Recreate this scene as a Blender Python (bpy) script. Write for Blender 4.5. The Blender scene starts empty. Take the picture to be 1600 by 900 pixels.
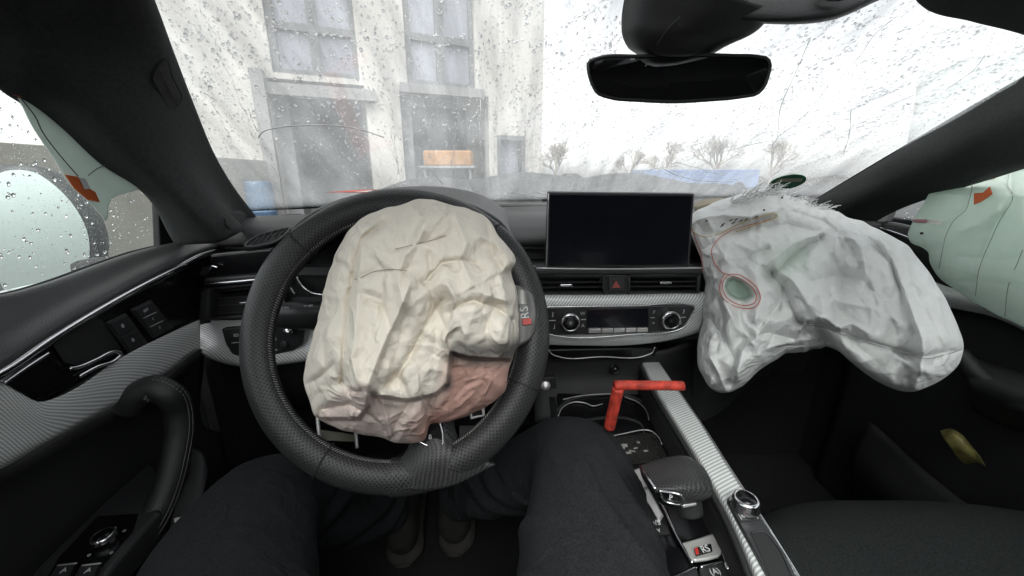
import bpy, bmesh, math, random
import numpy as np
from mathutils import Vector, Matrix
from math import radians as R, sin, cos, pi

random.seed(7)
scn = bpy.context.scene
COL = scn.collection

# ---------------------------------------------------------------- camera, world, sun, exposure
F = 600.0
PITCH = R(16.0)
CS, SN = cos(PITCH), sin(PITCH)
camd = bpy.data.cameras.new('camera')
camd.sensor_width = 36.0
camd.lens = 36.0 * F / 1600.0
camd.clip_start = 0.01
camd.clip_end = 600.0
cam = bpy.data.objects.new('camera', camd)
COL.objects.link(cam)
cam.location = (0, 0, 0)
cam.rotation_euler = (R(90) - PITCH, 0, 0)
scn.camera = cam

SUN_EL, SUN_AZ = R(54), R(188)          # high soft overcast sun, behind the car
world = bpy.data.worlds.new('World')
scn.world = world
world.use_nodes = True
wn = world.node_tree
bg = wn.nodes['Background']
sky = wn.nodes.new('ShaderNodeTexSky')
sky.sky_type = 'NISHITA'
sky.sun_disc = False
sky.sun_elevation = SUN_EL
sky.sun_rotation = SUN_AZ
sky.dust_density = 2.0
sky.ozone_density = 1.0
hs = wn.nodes.new('ShaderNodeHueSaturation')
hs.inputs['Saturation'].default_value = 0.10
wn.links.new(sky.outputs[0], hs.inputs['Color'])
wn.links.new(hs.outputs[0], bg.inputs['Color'])
bg.inputs['Strength'].default_value = 0.15

sund = bpy.data.lights.new('sun', 'SUN')
sund.energy = 1.2
sund.angle = R(40)
sund.color = (1.0, 0.98, 0.95)
sun = bpy.data.objects.new('sun', sund)
COL.objects.link(sun)
sun.rotation_euler = (R(90) - SUN_EL, 0, pi - SUN_AZ)

scn.view_settings.view_transform = 'Standard'
scn.view_settings.look = 'None'
scn.view_settings.gamma = 1.0
scn.view_settings.exposure = 1.45
scn.render.engine = 'CYCLES'
scn.cycles.use_denoising = True
scn.cycles.max_bounces = 10
scn.cycles.diffuse_bounces = 4
scn.cycles.glossy_bounces = 4
scn.cycles.transmission_bounces = 8
scn.cycles.transparent_max_bounces = 16
scn.cycles.caustics_refractive = True
scn.cycles.caustics_reflective = False
scn.cycles.sample_clamp_indirect = 6.0

# ---------------------------------------------------------------- measuring rays
def ray(px, py):
    u = (px - 800) / F; v = (450 - py) / F
    return Vector((u, v * SN + CS, v * CS - SN))
def P(px, py, d): return ray(px, py) * d
def PX(px, py, x):
    r = ray(px, py); return r * (x / r.x)
def PY(px, py, y):
    r = ray(px, py); return r * (y / r.y)
def PZ(px, py, z):
    r = ray(px, py); return r * (z / r.z)
def PL(px, py, p0, n):
    r = ray(px, py); return r * (p0.dot(n) / r.dot(n))

# ---------------------------------------------------------------- materials
def new_mat(name):
    m = bpy.data.materials.new(name); m.use_nodes = True
    nt = m.node_tree
    return m, nt, nt.nodes['Principled BSDF']
def ramp(nt, fac, stops):
    r = nt.nodes.new('ShaderNodeValToRGB')
    e = r.color_ramp.elements
    e[0].position, e[0].color = stops[0][0], tuple(stops[0][1]) + (1,)
    e[1].position, e[1].color = stops[-1][0], tuple(stops[-1][1]) + (1,)
    for p, c in stops[1:-1]:
        k = e.new(p); k.color = tuple(c) + (1,)
    nt.links.new(fac, r.inputs[0])
    return r
def mat(name, col, rough=0.6, metal=0.0, grain=0.0, gscale=900.0, var=0.15, vscale=14.0, coat=0.0, spec=0.5, rvar=0.0):
    m, nt, b = new_mat(name)
    b.inputs['Metallic'].default_value = metal
    b.inputs['Roughness'].default_value = rough
    b.inputs['Coat Weight'].default_value = coat
    b.inputs['Coat Roughness'].default_value = 0.05
    b.inputs['Specular IOR Level'].default_value = spec
    tc = nt.nodes.new('ShaderNodeTexCoord')
    n = nt.nodes.new('ShaderNodeTexNoise'); n.inputs['Scale'].default_value = vscale; n.inputs['Detail'].default_value = 6
    nt.links.new(tc.outputs['Object'], n.inputs['Vector'])
    lo = [c * (1 - var) for c in col]; hi = [min(1, c * (1 + var)) for c in col]
    r = ramp(nt, n.outputs['Fac'], [(0.3, lo), (0.7, hi)])
    nt.links.new(r.outputs[0], b.inputs['Base Color'])
    if rvar:
        mr = nt.nodes.new('ShaderNodeMapRange')
        mr.inputs['To Min'].default_value = max(0, rough - rvar); mr.inputs['To Max'].default_value = min(1, rough + rvar)
        mr.inputs['From Min'].default_value = 0.3; mr.inputs['From Max'].default_value = 0.7
        n3 = nt.nodes.new('ShaderNodeTexNoise'); n3.inputs['Scale'].default_value = vscale * 3; n3.inputs['Detail'].default_value = 8
        nt.links.new(tc.outputs['Object'], n3.inputs['Vector'])
        nt.links.new(n3.outputs['Fac'], mr.inputs['Value']); nt.links.new(mr.outputs[0], b.inputs['Roughness'])
    if grain:
        g = nt.nodes.new('ShaderNodeTexVoronoi'); g.inputs['Scale'].default_value = gscale
        nt.links.new(tc.outputs['Object'], g.inputs['Vector'])
        bp = nt.nodes.new('ShaderNodeBump'); bp.inputs['Strength'].default_value = grain; bp.inputs['Distance'].default_value = 0.0006
        nt.links.new(g.outputs['Distance'], bp.inputs['Height']); nt.links.new(bp.outputs[0], b.inputs['Normal'])
    return m
def math_node(nt, op, a, b=None):
    n = nt.nodes.new('ShaderNodeMath'); n.operation = op
    for i, x in enumerate((a, b)):
        if x is None: continue
        if isinstance(x, (int, float)): n.inputs[i].default_value = x
        else: nt.links.new(x, n.inputs[i])
    return n.outputs[0]
def weave_mat(name, period=0.0042, ang=38, lo=(0.34, 0.35, 0.35), hi=(0.84, 0.86, 0.85)):
    m, nt, b = new_mat(name)
    uv = nt.nodes.new('ShaderNodeUVMap'); sp = nt.nodes.new('ShaderNodeSeparateXYZ')
    nt.links.new(uv.outputs[0], sp.inputs[0])
    k = 2 * pi / period
    a1 = math_node(nt, 'ADD', math_node(nt, 'MULTIPLY', sp.outputs[0], k * cos(R(ang))), math_node(nt, 'MULTIPLY', sp.outputs[1], k * sin(R(ang))))
    a2 = math_node(nt, 'MULTIPLY', sp.outputs[1], k * 2.2)
    s1 = math_node(nt, 'SINE', a1); s2 = math_node(nt, 'SINE', a2)
    f = math_node(nt, 'ADD', math_node(nt, 'MULTIPLY', s1, 0.40), math_node(nt, 'MULTIPLY', math_node(nt, 'MULTIPLY', s1, s2), 0.22))
    f = math_node(nt, 'ADD', f, 0.5)
    r = ramp(nt, f, [(0.1, lo), (0.55, [(x + y) / 2 for x, y in zip(lo, hi)]), (0.9, hi)])
    nt.links.new(r.outputs[0], b.inputs['Base Color'])
    b.inputs['Metallic'].default_value = 0.10; b.inputs['Roughness'].default_value = 0.38
    b.inputs['Coat Weight'].default_value = 0.3; b.inputs['Coat Roughness'].default_value = 0.25
    bp = nt.nodes.new('ShaderNodeBump'); bp.inputs['Strength'].default_value = 0.35; bp.inputs['Distance'].default_value = 0.0004
    nt.links.new(f, bp.inputs['Height']); nt.links.new(bp.outputs[0], b.inputs['Normal'])
    return m
def leather_mat(name, pitch=0.0036, col=(0.022, 0.022, 0.023), rough=0.42, strength=0.9):
    m, nt, b = new_mat(name)
    uv = nt.nodes.new('ShaderNodeUVMap'); sp = nt.nodes.new('ShaderNodeSeparateXYZ')
    nt.links.new(uv.outputs[0], sp.inputs[0])
    k = 2 * pi / pitch
    c1 = math_node(nt, 'COSINE', math_node(nt, 'MULTIPLY', sp.outputs[0], k))
    c2 = math_node(nt, 'COSINE', math_node(nt, 'MULTIPLY', sp.outputs[1], k))
    f = math_node(nt, 'MULTIPLY', c1, c2)
    hole = ramp(nt, f, [(0.24, (0, 0, 0)), (0.52, (1, 1, 1))])
    mx = nt.nodes.new('ShaderNodeMix'); mx.data_type = 'RGBA'
    nt.links.new(hole.outputs[0], mx.inputs['Factor'])
    mx.inputs[6].default_value = (*col, 1); mx.inputs[7].default_value = (0.004, 0.004, 0.004, 1)
    nt.links.new(mx.outputs[2], b.inputs['Base Color'])
    b.inputs['Roughness'].default_value = rough
    g = nt.nodes.new('ShaderNodeTexNoise'); g.inputs['Scale'].default_value = 900
    h = math_node(nt, 'SUBTRACT', math_node(nt, 'MULTIPLY', g.outputs['Fac'], 0.15), hole.outputs[0])
    bp = nt.nodes.new('ShaderNodeBump'); bp.inputs['Strength'].default_value = strength; bp.inputs['Distance'].default_value = 0.0009
    nt.links.new(h, bp.inputs['Height']); nt.links.new(bp.outputs[0], b.inputs['Normal'])
    return m
def fabric_mat(name, col, rough=0.85, weave=1800, strength=0.25, attr=None, trans=0.0, sheen=0.0, dirt=None, crease=0.0, speck=0.0):
    """woven cloth; attr = list of (attribute name, colour) tinting stains, dyed areas and painted shade with a shape of their own"""
    m, nt, b = new_mat(name)
    tc = nt.nodes.new('ShaderNodeTexCoord')
    n = nt.nodes.new('ShaderNodeTexNoise'); n.inputs['Scale'].default_value = 9; n.inputs['Detail'].default_value = 5
    nt.links.new(tc.outputs['Object'], n.inputs['Vector'])
    cur = ramp(nt, n.outputs['Fac'], [(0.3, [c * 0.90 for c in col]), (0.7, [min(1, c * 1.05) for c in col])]).outputs[0]
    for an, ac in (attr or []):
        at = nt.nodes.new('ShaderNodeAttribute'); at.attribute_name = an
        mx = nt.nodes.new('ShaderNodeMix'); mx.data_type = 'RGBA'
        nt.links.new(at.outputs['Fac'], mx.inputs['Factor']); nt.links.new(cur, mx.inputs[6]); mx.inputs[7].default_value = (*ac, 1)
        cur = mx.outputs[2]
    if dirt:
        n2 = nt.nodes.new('ShaderNodeTexNoise'); n2.inputs['Scale'].default_value = 16; n2.inputs['Detail'].default_value = 8
        n2.inputs['Roughness'].default_value = 0.65
        nt.links.new(tc.outputs['Object'], n2.inputs['Vector'])
        rr = ramp(nt, n2.outputs['Fac'], [(0.62, (0, 0, 0)), (0.80, (0.6, 0.6, 0.6))])
        mx = nt.nodes.new('ShaderNodeMix'); mx.data_type = 'RGBA'
        nt.links.new(rr.outputs[0], mx.inputs['Factor']); nt.links.new(cur, mx.inputs[6]); mx.inputs[7].default_value = (*dirt, 1)
        cur = mx.outputs[2]
    nt.links.new(cur, b.inputs['Base Color'])
    b.inputs['Roughness'].default_value = rough
    b.inputs['Specular IOR Level'].default_value = 0.3
    b.inputs['Sheen Weight'].default_value = sheen
    w = nt.nodes.new('ShaderNodeTexNoise'); w.inputs['Scale'].default_value = weave; w.inputs['Detail'].default_value = 2
    nt.links.new(tc.outputs['Object'], w.inputs['Vector'])
    n4 = nt.nodes.new('ShaderNodeTexNoise'); n4.inputs['Scale'].default_value = 120; n4.inputs['Detail'].default_value = 4
    nt.links.new(tc.outputs['Object'], n4.inputs['Vector'])
    h = math_node(nt, 'ADD', math_node(nt, 'MULTIPLY', w.outputs['Fac'], 0.5), n4.outputs['Fac'])
    if speck:
        sn = nt.nodes.new('ShaderNodeTexNoise'); sn.inputs['Scale'].default_value = 420; sn.inputs['Detail'].default_value = 2
        nt.links.new(tc.outputs['Object'], sn.inputs['Vector'])
        sr = ramp(nt, sn.outputs['Fac'], [(0.35, (1 - speck,) * 3), (0.65, (1 + speck,) * 3)])
        mx = nt.nodes.new('ShaderNodeMix'); mx.data_type = 'RGBA'; mx.blend_type = 'MULTIPLY'; mx.inputs['Factor'].default_value = 1.0
        nt.links.new(cur, mx.inputs[6]); nt.links.new(sr.outputs[0], mx.inputs[7]); nt.links.new(mx.outputs[2], b.inputs['Base Color'])
    bp = nt.nodes.new('ShaderNodeBump'); bp.inputs['Strength'].default_value = strength; bp.inputs['Distance'].default_value = 0.0012
    if crease:
        tot = None
        for sc_, am in ((8, 1.0), (18, .55), (44, .12)):
            c1 = nt.nodes.new('ShaderNodeTexNoise'); c1.inputs['Scale'].default_value = sc_; c1.inputs['Detail'].default_value = 2.5; c1.inputs['Distortion'].default_value = .6
            nt.links.new(tc.outputs['Object'], c1.inputs['Vector'])
            v_ = math_node(nt, 'ABSOLUTE', math_node(nt, 'SUBTRACT', c1.outputs['Fac'], 0.5))
            v_ = math_node(nt, 'MULTIPLY', math_node(nt, 'MINIMUM', v_, 0.06), -am * 8)
            tot = v_ if tot is None else math_node(nt, 'ADD', tot, v_)
        cb_ = nt.nodes.new('ShaderNodeBump'); cb_.inputs['Strength'].default_value = 1.0; cb_.inputs['Distance'].default_value = crease
        nt.links.new(tot, cb_.inputs['Height']); nt.links.new(cb_.outputs[0], bp.inputs['Normal'])
    nt.links.new(h, bp.inputs['Height']); nt.links.new(bp.outputs[0], b.inputs['Normal'])
    if trans:
        tl = nt.nodes.new('ShaderNodeBsdfTranslucent'); nt.links.new(cur, tl.inputs['Color'])
        ms = nt.nodes.new('ShaderNodeMixShader'); ms.inputs[0].default_value = trans
        nt.links.new(b.outputs[0], ms.inputs[1]); nt.links.new(tl.outputs[0], ms.inputs[2])
        nt.links.new(ms.outputs[0], nt.nodes['Material Output'].inputs['Surface'])
    return m
def pane_mat(name, haze=0.10, gloss=1.0, tint=(0.93, 0.95, 0.94), specks=0.5, streak=0.0):
    """thin automotive glass: clear, Fresnel reflection, a film of condensation and fine wet specks"""
    m, nt, b = new_mat(name)
    nt.nodes.remove(b)
    tr = nt.nodes.new('ShaderNodeBsdfTransparent'); tr.inputs[0].default_value = (*tint, 1)
    df = nt.nodes.new('ShaderNodeBsdfTranslucent'); df.inputs[0].default_value = (0.85, 0.87, 0.88, 1)
    rf = nt.nodes.new('ShaderNodeBsdfRefraction'); rf.inputs['Roughness'].default_value = 0.12; rf.inputs['IOR'].default_value = 1.25
    gl = nt.nodes.new('ShaderNodeBsdfGlossy'); gl.inputs['Roughness'].default_value = 0.015
    lw = nt.nodes.new('ShaderNodeLayerWeight'); lw.inputs['Blend'].default_value = 0.5
    fr5 = math_node(nt, 'ADD', math_node(nt, 'MULTIPLY', math_node(nt, 'POWER', lw.outputs['Facing'], 5.0), 0.96), 0.04)
    tc = nt.nodes.new('ShaderNodeTexCoord')
    n = nt.nodes.new('ShaderNodeTexNoise'); n.inputs['Scale'].default_value = 7; n.inputs['Detail'].default_value = 9; n.inputs['Roughness'].default_value = 0.62
    nt.links.new(tc.outputs['Object'], n.inputs['Vector'])
    mr = nt.nodes.new('ShaderNodeMapRange'); mr.inputs['From Min'].default_value = 0.3; mr.inputs['From Max'].default_value = 0.75
    mr.inputs['To Min'].default_value = haze * 0.6; mr.inputs['To Max'].default_value = haze * 1.6
    nt.links.new(n.outputs['Fac'], mr.inputs['Value'])
    m1 = nt.nodes.new('ShaderNodeMixShader')
    nt.links.new(mr.outputs[0], m1.inputs[0]); nt.links.new(tr.outputs[0], m1.inputs[1]); nt.links.new(df.outputs[0], m1.inputs[2])
    v = nt.nodes.new('ShaderNodeTexVoronoi'); v.inputs['Scale'].default_value = 380
    nt.links.new(tc.outputs['Object'], v.inputs['Vector'])
    if streak:
        mp = nt.nodes.new('ShaderNodeMapping'); mp.inputs['Rotation'].default_value = (R(30), 0, R(-34)); mp.inputs['Scale'].default_value = (34, 3.0, 6.0)
        nt.links.new(tc.outputs['Object'], mp.inputs['Vector'])
        ns = nt.nodes.new('ShaderNodeTexNoise'); ns.inputs['Scale'].default_value = 1.0; ns.inputs['Detail'].default_value = 7; ns.inputs['Roughness'].default_value = .6
        nt.links.new(mp.outputs[0], ns.inputs['Vector'])
        rs_ = ramp(nt, ns.outputs['Fac'], [(0.36, [c * streak for c in tint]), (0.60, tint)])
        nt.links.new(rs_.outputs[0], tr.inputs[0])
    sm = ramp(nt, v.outputs['Distance'], [(0.16, (specks,) * 3), (0.34, (0, 0, 0))])
    bp = nt.nodes.new('ShaderNodeBump'); bp.invert = True; bp.inputs['Strength'].default_value = 0.8; bp.inputs['Distance'].default_value = 0.001
    nt.links.new(v.outputs['Distance'], bp.inputs['Height']); nt.links.new(bp.outputs[0], rf.inputs['Normal'])
    ms = nt.nodes.new('ShaderNodeMixShader')
    nt.links.new(sm.outputs[0], ms.inputs[0]); nt.links.new(m1.outputs[0], ms.inputs[1]); nt.links.new(rf.outputs[0], ms.inputs[2])
    m2 = nt.nodes.new('ShaderNodeMixShader')
    nt.links.new(math_node(nt, 'MULTIPLY', fr5, gloss), m2.inputs[0])
    nt.links.new(ms.outputs[0], m2.inputs[1]); nt.links.new(gl.outputs[0], m2.inputs[2])
    nt.links.new(m2.outputs[0], nt.nodes['Material Output'].inputs['Surface'])
    return m
def water_mat(name):
    m, nt, b = new_mat(name)
    b.inputs['Base Color'].default_value = (1, 1, 1, 1); b.inputs['Roughness'].default_value = 0.0
    b.inputs['IOR'].default_value = 1.33; b.inputs['Transmission Weight'].default_value = 1.0
    return m

M = {}
M['plastic'] = mat('black_soft_plastic', (0.032, 0.032, 0.034), 0.55, grain=0.5, gscale=700)
M['pad'] = mat('grained_dash_pad', (0.042, 0.042, 0.044), 0.50, grain=0.6, gscale=600, spec=0.6)
M['pillar'] = mat('pillar_cloth_trim', (0.033, 0.036, 0.036), 0.9, grain=0.8, gscale=1300, var=0.25, vscale=220)
M['dark'] = mat('matte_black_plastic', (0.017, 0.017, 0.018), 0.7)
M['carpet'] = mat('black_carpet', (0.008, 0.008, 0.009), 0.95, grain=1.0, gscale=900, var=0.4, vscale=120)
M['gloss'] = mat('piano_black', (0.006, 0.006, 0.007), 0.2, coat=0.0, spec=.35, rvar=0.06, vscale=20)
M['screen'] = mat('dusty_screen_glass', (0.008, 0.009, 0.013), 0.22, coat=0.3, rvar=0.05, vscale=9, spec=0.35)
M['chrome'] = mat('satin_chrome', (0.78, 0.78, 0.80), 0.20, metal=1.0, var=0.04)
M['alu'] = mat('brushed_aluminium', (0.68, 0.67, 0.66), 0.42, metal=0.75, var=0.08, vscale=60)
M['button'] = mat('grey_black_button', (0.026, 0.026, 0.028), 0.40)
M['plate'] = mat('satin_silver_plate', (0.55, 0.55, 0.54), 0.4, metal=0.35, var=0.05)
M['darkalu'] = mat('dark_satin_metal', (0.20, 0.195, 0.19), 0.4, metal=0.6, var=0.06)
M['mark'] = mat('white_print', (0.55, 0.56, 0.56), 0.5, var=0.05)
M['redmark'] = mat('red_print', (0.50, 0.03, 0.025), 0.45, var=0.05)
M['weave'] = weave_mat('aluminium_weave_trim')
M['weavedoor'] = weave_mat('aluminium_weave_trim_door', ang=-56, lo=(0.40, 0.41, 0.41), hi=(0.90, 0.91, 0.91))
M['weaverail'] = weave_mat('aluminium_weave_trim_rail', ang=28, period=0.0044)
M['leather'] = leather_mat('perforated_leather', pitch=0.0052, col=(0.034, 0.034, 0.035), rough=0.40)
M['knobleather'] = leather_mat('perforated_leather_fine', pitch=0.0050, col=(0.048, 0.048, 0.049), rough=0.42)
M['nappa'] = mat('smooth_leather', (0.028, 0.028, 0.029), 0.42, grain=0.5, gscale=800, spec=0.6)
M['thread'] = mat('grey_thread', (0.30, 0.30, 0.29), 0.8, var=0.1)
M['headliner'] = mat('black_headliner', (0.020, 0.021, 0.021), 0.9, grain=0.7, gscale=1200, var=0.25, vscale=200)
M['overhead'] = mat('black_overhead_plastic', (0.020, 0.020, 0.022), 0.45, grain=0.4, gscale=800)
M['mirror'] = mat('dimmed_mirror_glass', (0.6, 0.61, 0.64), 0.03, metal=1.0, var=0.02)
M['glass'] = pane_mat('wet_windscreen_glass', haze=0.155, gloss=1.25, specks=0.22, streak=.80, tint=(0.97, 0.98, 0.975))
M['sideglass'] = pane_mat('wet_side_glass', haze=0.03, gloss=0.5, specks=0.25)
M['water'] = water_mat('rain_water')
M['jeans'] = fabric_mat('dark_navy_trouser_cloth', (0.0165, 0.0178, 0.0205), 0.95, weave=1400, strength=0.6, sheen=0.0, crease=.0022, speck=.32)
M['seatcloth'] = fabric_mat('charcoal_seat_cloth', (0.012, 0.014, 0.014), 0.95, weave=1000, strength=0.6, speck=.4)

# ---------------------------------------------------------------- object helpers
WLOC = {}
def link(o, parent=None, loc=None):
    """keep world-space vertices but give the object its own origin"""
    COL.objects.link(o)
    if o.type == 'MESH':
        vs = o.data.vertices
        if len(vs):
            a = np.empty(len(vs) * 3); vs.foreach_get('co', a); a = a.reshape(-1, 3)
            c = (a.min(0) + a.max(0)) / 2
            if loc is not None: c = np.array(loc)
            vs.foreach_set('co', (a - c).ravel())
            o.location = Vector(c)
    WLOC[o.name] = Vector(o.location)
    if parent is not None:
        o.parent = parent
        o.location = WLOC[o.name] - WLOC[parent.name]
    return o
def mesh_obj(name, V, Fc, m, parent=None, uv=None, smooth=True, bevel=0, solid=0, soff=0.0, sub=0, bseg=2, loc=None):
    me = bpy.data.meshes.new(name)
    me.from_pydata([tuple(v) for v in V], [], [tuple(f) for f in Fc])
    if uv is not None:
        lay = me.uv_layers.new(name='UVMap')
        li = np.empty(len(me.loops), dtype=np.int32); me.loops.foreach_get('vertex_index', li)
        lay.data.foreach_set('uv', np.asarray(uv, dtype=float)[li].ravel())
    bm = bmesh.new(); bm.from_mesh(me)
    bmesh.ops.recalc_face_normals(bm, faces=bm.faces[:])
    bm.to_mesh(me); bm.free()
    if smooth: me.shade_smooth()
    me.materials.append(m)
    o = bpy.data.objects.new(name, me)
    link(o, parent, loc)
    if solid:
        s = o.modifiers.new('thick', 'SOLIDIFY'); s.thickness = solid; s.offset = soff
    if bevel:
        b = o.modifiers.new('bevel', 'BEVEL'); b.width = bevel; b.segments = bseg; b.limit_method = 'ANGLE'; b.angle_limit = R(35)
        b.harden_normals = False
    if sub:
        s = o.modifiers.new('sub', 'SUBSURF'); s.levels = sub; s.render_levels = sub
    return o
def spline(pts, n, closed=False):
    pts = [Vector(p) for p in pts]
    if len(pts) == 2 and not closed:
        return [pts[0].lerp(pts[1], i / (n - 1)) for i in range(n)]
    k = len(pts)
    seg = k if closed else k - 1
    L = [0.0]
    for i in range(seg): L.append(L[-1] + max(1e-9, (pts[(i + 1) % k] - pts[i]).length))
    out = []
    for j in range(n):
        s = L[-1] * j / (n if closed else n - 1)
        i = 0
        while i < seg - 1 and L[i + 1] < s: i += 1
        t = (s - L[i]) / (L[i + 1] - L[i]); t = min(1, max(0, t))
        p1 = pts[i]; p2 = pts[(i + 1) % k]
        p0 = pts[(i - 1) % k] if (closed or i > 0) else p1 * 2 - p2
        p3 = pts[(i + 2) % k] if (closed or i + 2 < k) else p2 * 2 - p1
        # non-uniform tangents keep sparse points from overshooting
        d1 = (p2 - p1).length
        def tan(a, b, c):
            l1 = max(1e-9, (b - a).length); l2 = max(1e-9, (c - b).length)
            return ((b - a) / l1 * l2 + (c - b) / l2 * l1) / (l1 + l2) * d1
        m1 = tan(p0, p1, p2); m2 = tan(p1, p2, p3)
        t2 = t * t; t3 = t2 * t
        out.append(p1 * (2 * t3 - 3 * t2 + 1) + m1 * (t3 - 2 * t2 + t) + p2 * (-2 * t3 + 3 * t2) + m2 * (t3 - t2))
    return out
def grid_surf(rows, n=24, m=None, curved=True):
    rows = [spline(r, n) for r in rows]
    m = m or max(8, len(rows) * 4)
    if curved: cols = [spline([r[j] for r in rows], m) for j in range(n)]
    else:
        cols = [[r[j] for r in rows] for j in range(n)]; m = len(rows)
    return [[cols[j][i] for j in range(n)] for i in range(m)]
def loft(name, rows, mt, parent=None, n=24, m=None, solid=0.0, soff=-1, curved=True, **kw):
    G = grid_surf(rows, n, m, curved); m = len(G)
    V = [p for r in G for p in r]
    uv = []
    acc = [0.0] * n
    for i in range(m):
        a = 0.0
        for j in range(n):
            if i: acc[j] += (G[i][j] - G[i - 1][j]).length
            if j: a += (G[i][j] - G[i][j - 1]).length
            uv.append((a, acc[j]))
    Fc = [(i * n + j, i * n + j + 1, (i + 1) * n + j + 1, (i + 1) * n + j) for i in range(m - 1) for j in range(n - 1)]
    return mesh_obj(name, V, Fc, mt, parent, uv=uv, solid=solid, soff=soff, **kw)
def slab(name, pts, vec, mt, parent=None, bevel=0.001, smooth=False, **kw):
    """a flat outline with real thickness along vec; uv in metres in its own plane"""
    pts = [Vector(p) for p in pts]; vec = Vector(vec); k = len(pts)
    V = pts + [p + vec for p in pts]
    Fc = [tuple(range(k)), tuple(range(2 * k - 1, k - 1, -1))] + [(i, (i + 1) % k, k + (i + 1) % k, k + i) for i in range(k)]
    ex = (pts[1] - pts[0]).normalized(); nz = vec.normalized(); ex = (ex - nz * ex.dot(nz)).normalized(); ey = nz.cross(ex)
    uv = [(p.dot(ex), p.dot(ey)) for p in V]
    return mesh_obj(name, V, Fc, mt, parent, uv=uv, smooth=smooth, bevel=bevel, **kw)
def tube_data(pts, r, n=12, closed=False, res=None, caps=True, flat=1.0, up=None):
    res = res or max(8, len(pts) * 6)
    C = spline(pts, res, closed) if len(pts) > 1 else pts
    k = len(C); V = []; Fc = []; uv = []; prev = None; al = 0
    rr = r if callable(r) else (lambda t: r)
    for i, c in enumerate(C):
        if closed: t = (C[(i + 1) % k] - C[i - 1]).normalized()
        else: t = (C[min(i + 1, k - 1)] - C[max(i - 1, 0)]).normalized()
        if prev is None:
            a = up if up else (Vector((0, 0, 1)) if abs(t.z) < 0.9 else Vector((1, 0, 0)))
        else: a = prev
        x = (a - t * a.dot(t)).normalized(); prev = x; y = t.cross(x)
        if i: al += (C[i] - C[i - 1]).length
        rad = rr(i / max(1, k - 1))
        for j in range(n):
            q = 2 * pi * j / n
            V.append(c + x * (rad * cos(q)) + y * (rad * flat * sin(q))); uv.append((al, rad * q))
    kk = k if closed else k - 1
    for i in range(kk):
        for j in range(n):
            a = i * n + j; b = i * n + (j + 1) % n; c2 = ((i + 1) % k) * n + (j + 1) % n; d = ((i + 1) % k) * n + j
            Fc.append((a, b, c2, d))
    if caps and not closed:
        Fc.append(tuple(range(n))[::-1]); Fc.append(tuple((k - 1) * n + j for j in range(n)))
    return V, Fc, uv
def tube(name, pts, r, mt, parent=None, n=12, closed=False, res=None, flat=1.0, up=None, **kw):
    V, Fc, uv = tube_data([Vector(p) for p in pts], r, n, closed, res, True, flat, up)
    return mesh_obj(name, V, Fc, mt, parent, uv=uv, **kw)
def multi(name, parts, mt, parent=None, **kw):
    V = []; Fc = []; U = []
    for v, f, u in parts:
        b = len(V); V += list(v); U += list(u); Fc += [tuple(i + b for i in q) for q in f]
    return mesh_obj(name, V, Fc, mt, parent, uv=U, **kw)
def frame_of(axis):
    z = Vector(axis).normalized(); a = Vector((1, 0, 0)) if abs(z.x) < 0.9 else Vector((0, 0, 1))
    x = (a - z * a.dot(z)).normalized(); return x, z.cross(x), z
def lathe(name, c, axis, prof, mt, parent=None, n=32, sq=1.0, **kw):
    x, y, z = frame_of(axis); c = Vector(c); V = []; Fc = []
    for (r, h) in prof:
        for j in range(n):
            q = 2 * pi * j / n
            V.append(c + x * (r * cos(q)) + y * (r * sq * sin(q)) + z * h)
    k = len(prof)
    for i in range(k - 1):
        for j in range(n):
            Fc.append((i * n + j, i * n + (j + 1) % n, (i + 1) * n + (j + 1) % n, (i + 1) * n + j))
    Fc.append(tuple(range(n))[::-1]); Fc.append(tuple((k - 1) * n + j for j in range(n)))
    return mesh_obj(name, V, Fc, mt, parent, **kw)
def box_data(c, sx, sy, sz, rot=None):
    c = Vector(c); V = []
    for a in (-1, 1):
        for b in (-1, 1):
            for d in (-1, 1):
                v = Vector((a * sx / 2, b * sy / 2, d * sz / 2))
                V.append(c + (rot @ v if rot else v))
    Fc = [(0, 1, 3, 2), (4, 6, 7, 5), (0, 4, 5, 1), (2, 3, 7, 6), (0, 2, 6, 4), (1, 5, 7, 3)]
    return V, Fc, [(0, 0)] * 8
def box(name, c, sx, sy, sz, mt, parent=None, rot=None, bevel=0.001, **kw):
    V, Fc, _ = box_data(c, sx, sy, sz, rot)
    return mesh_obj(name, V, Fc, mt, parent, bevel=bevel, smooth=False, **kw)
def text(name, s, c, ex, ey, size, mt, parent=None, depth=0.0004):
    cu = bpy.data.curves.new(name, 'FONT'); cu.body = s; cu.size = size; cu.extrude = depth
    cu.align_x = 'CENTER'; cu.align_y = 'CENTER'
    t = bpy.data.objects.new('tmp', cu); COL.objects.link(t)
    dg = bpy.context.evaluated_depsgraph_get()
    me = bpy.data.meshes.new_from_object(t.evaluated_get(dg))
    bpy.data.objects.remove(t)
    me.name = name
    ex = Vector(ex).normalized(); ez = ex.cross(Vector(ey)).normalized(); ey = ez.cross(ex)
    mw = Matrix((ex, ey, ez)).transposed().to_4x4(); mw.translation = Vector(c)
    me.transform(mw)
    me.materials.clear(); me.materials.append(mt)
    o = bpy.data.objects.new(name, me)
    return link(o, parent)
def thing(name, label, cat, loc=(0, 0, 0), group=None):
    o = bpy.data.objects.new(name, None); o.empty_display_size = 0.1
    COL.objects.link(o); o.location = loc; WLOC[o.name] = Vector(loc)
    return tag(o, label, cat, group)
def tag(o, label=None, cat=None, group=None, kind=None):
    if label: o['label'] = label
    if cat: o['category'] = cat
    if group: o['group'] = group
    if kind: o['kind'] = kind
    return o

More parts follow.
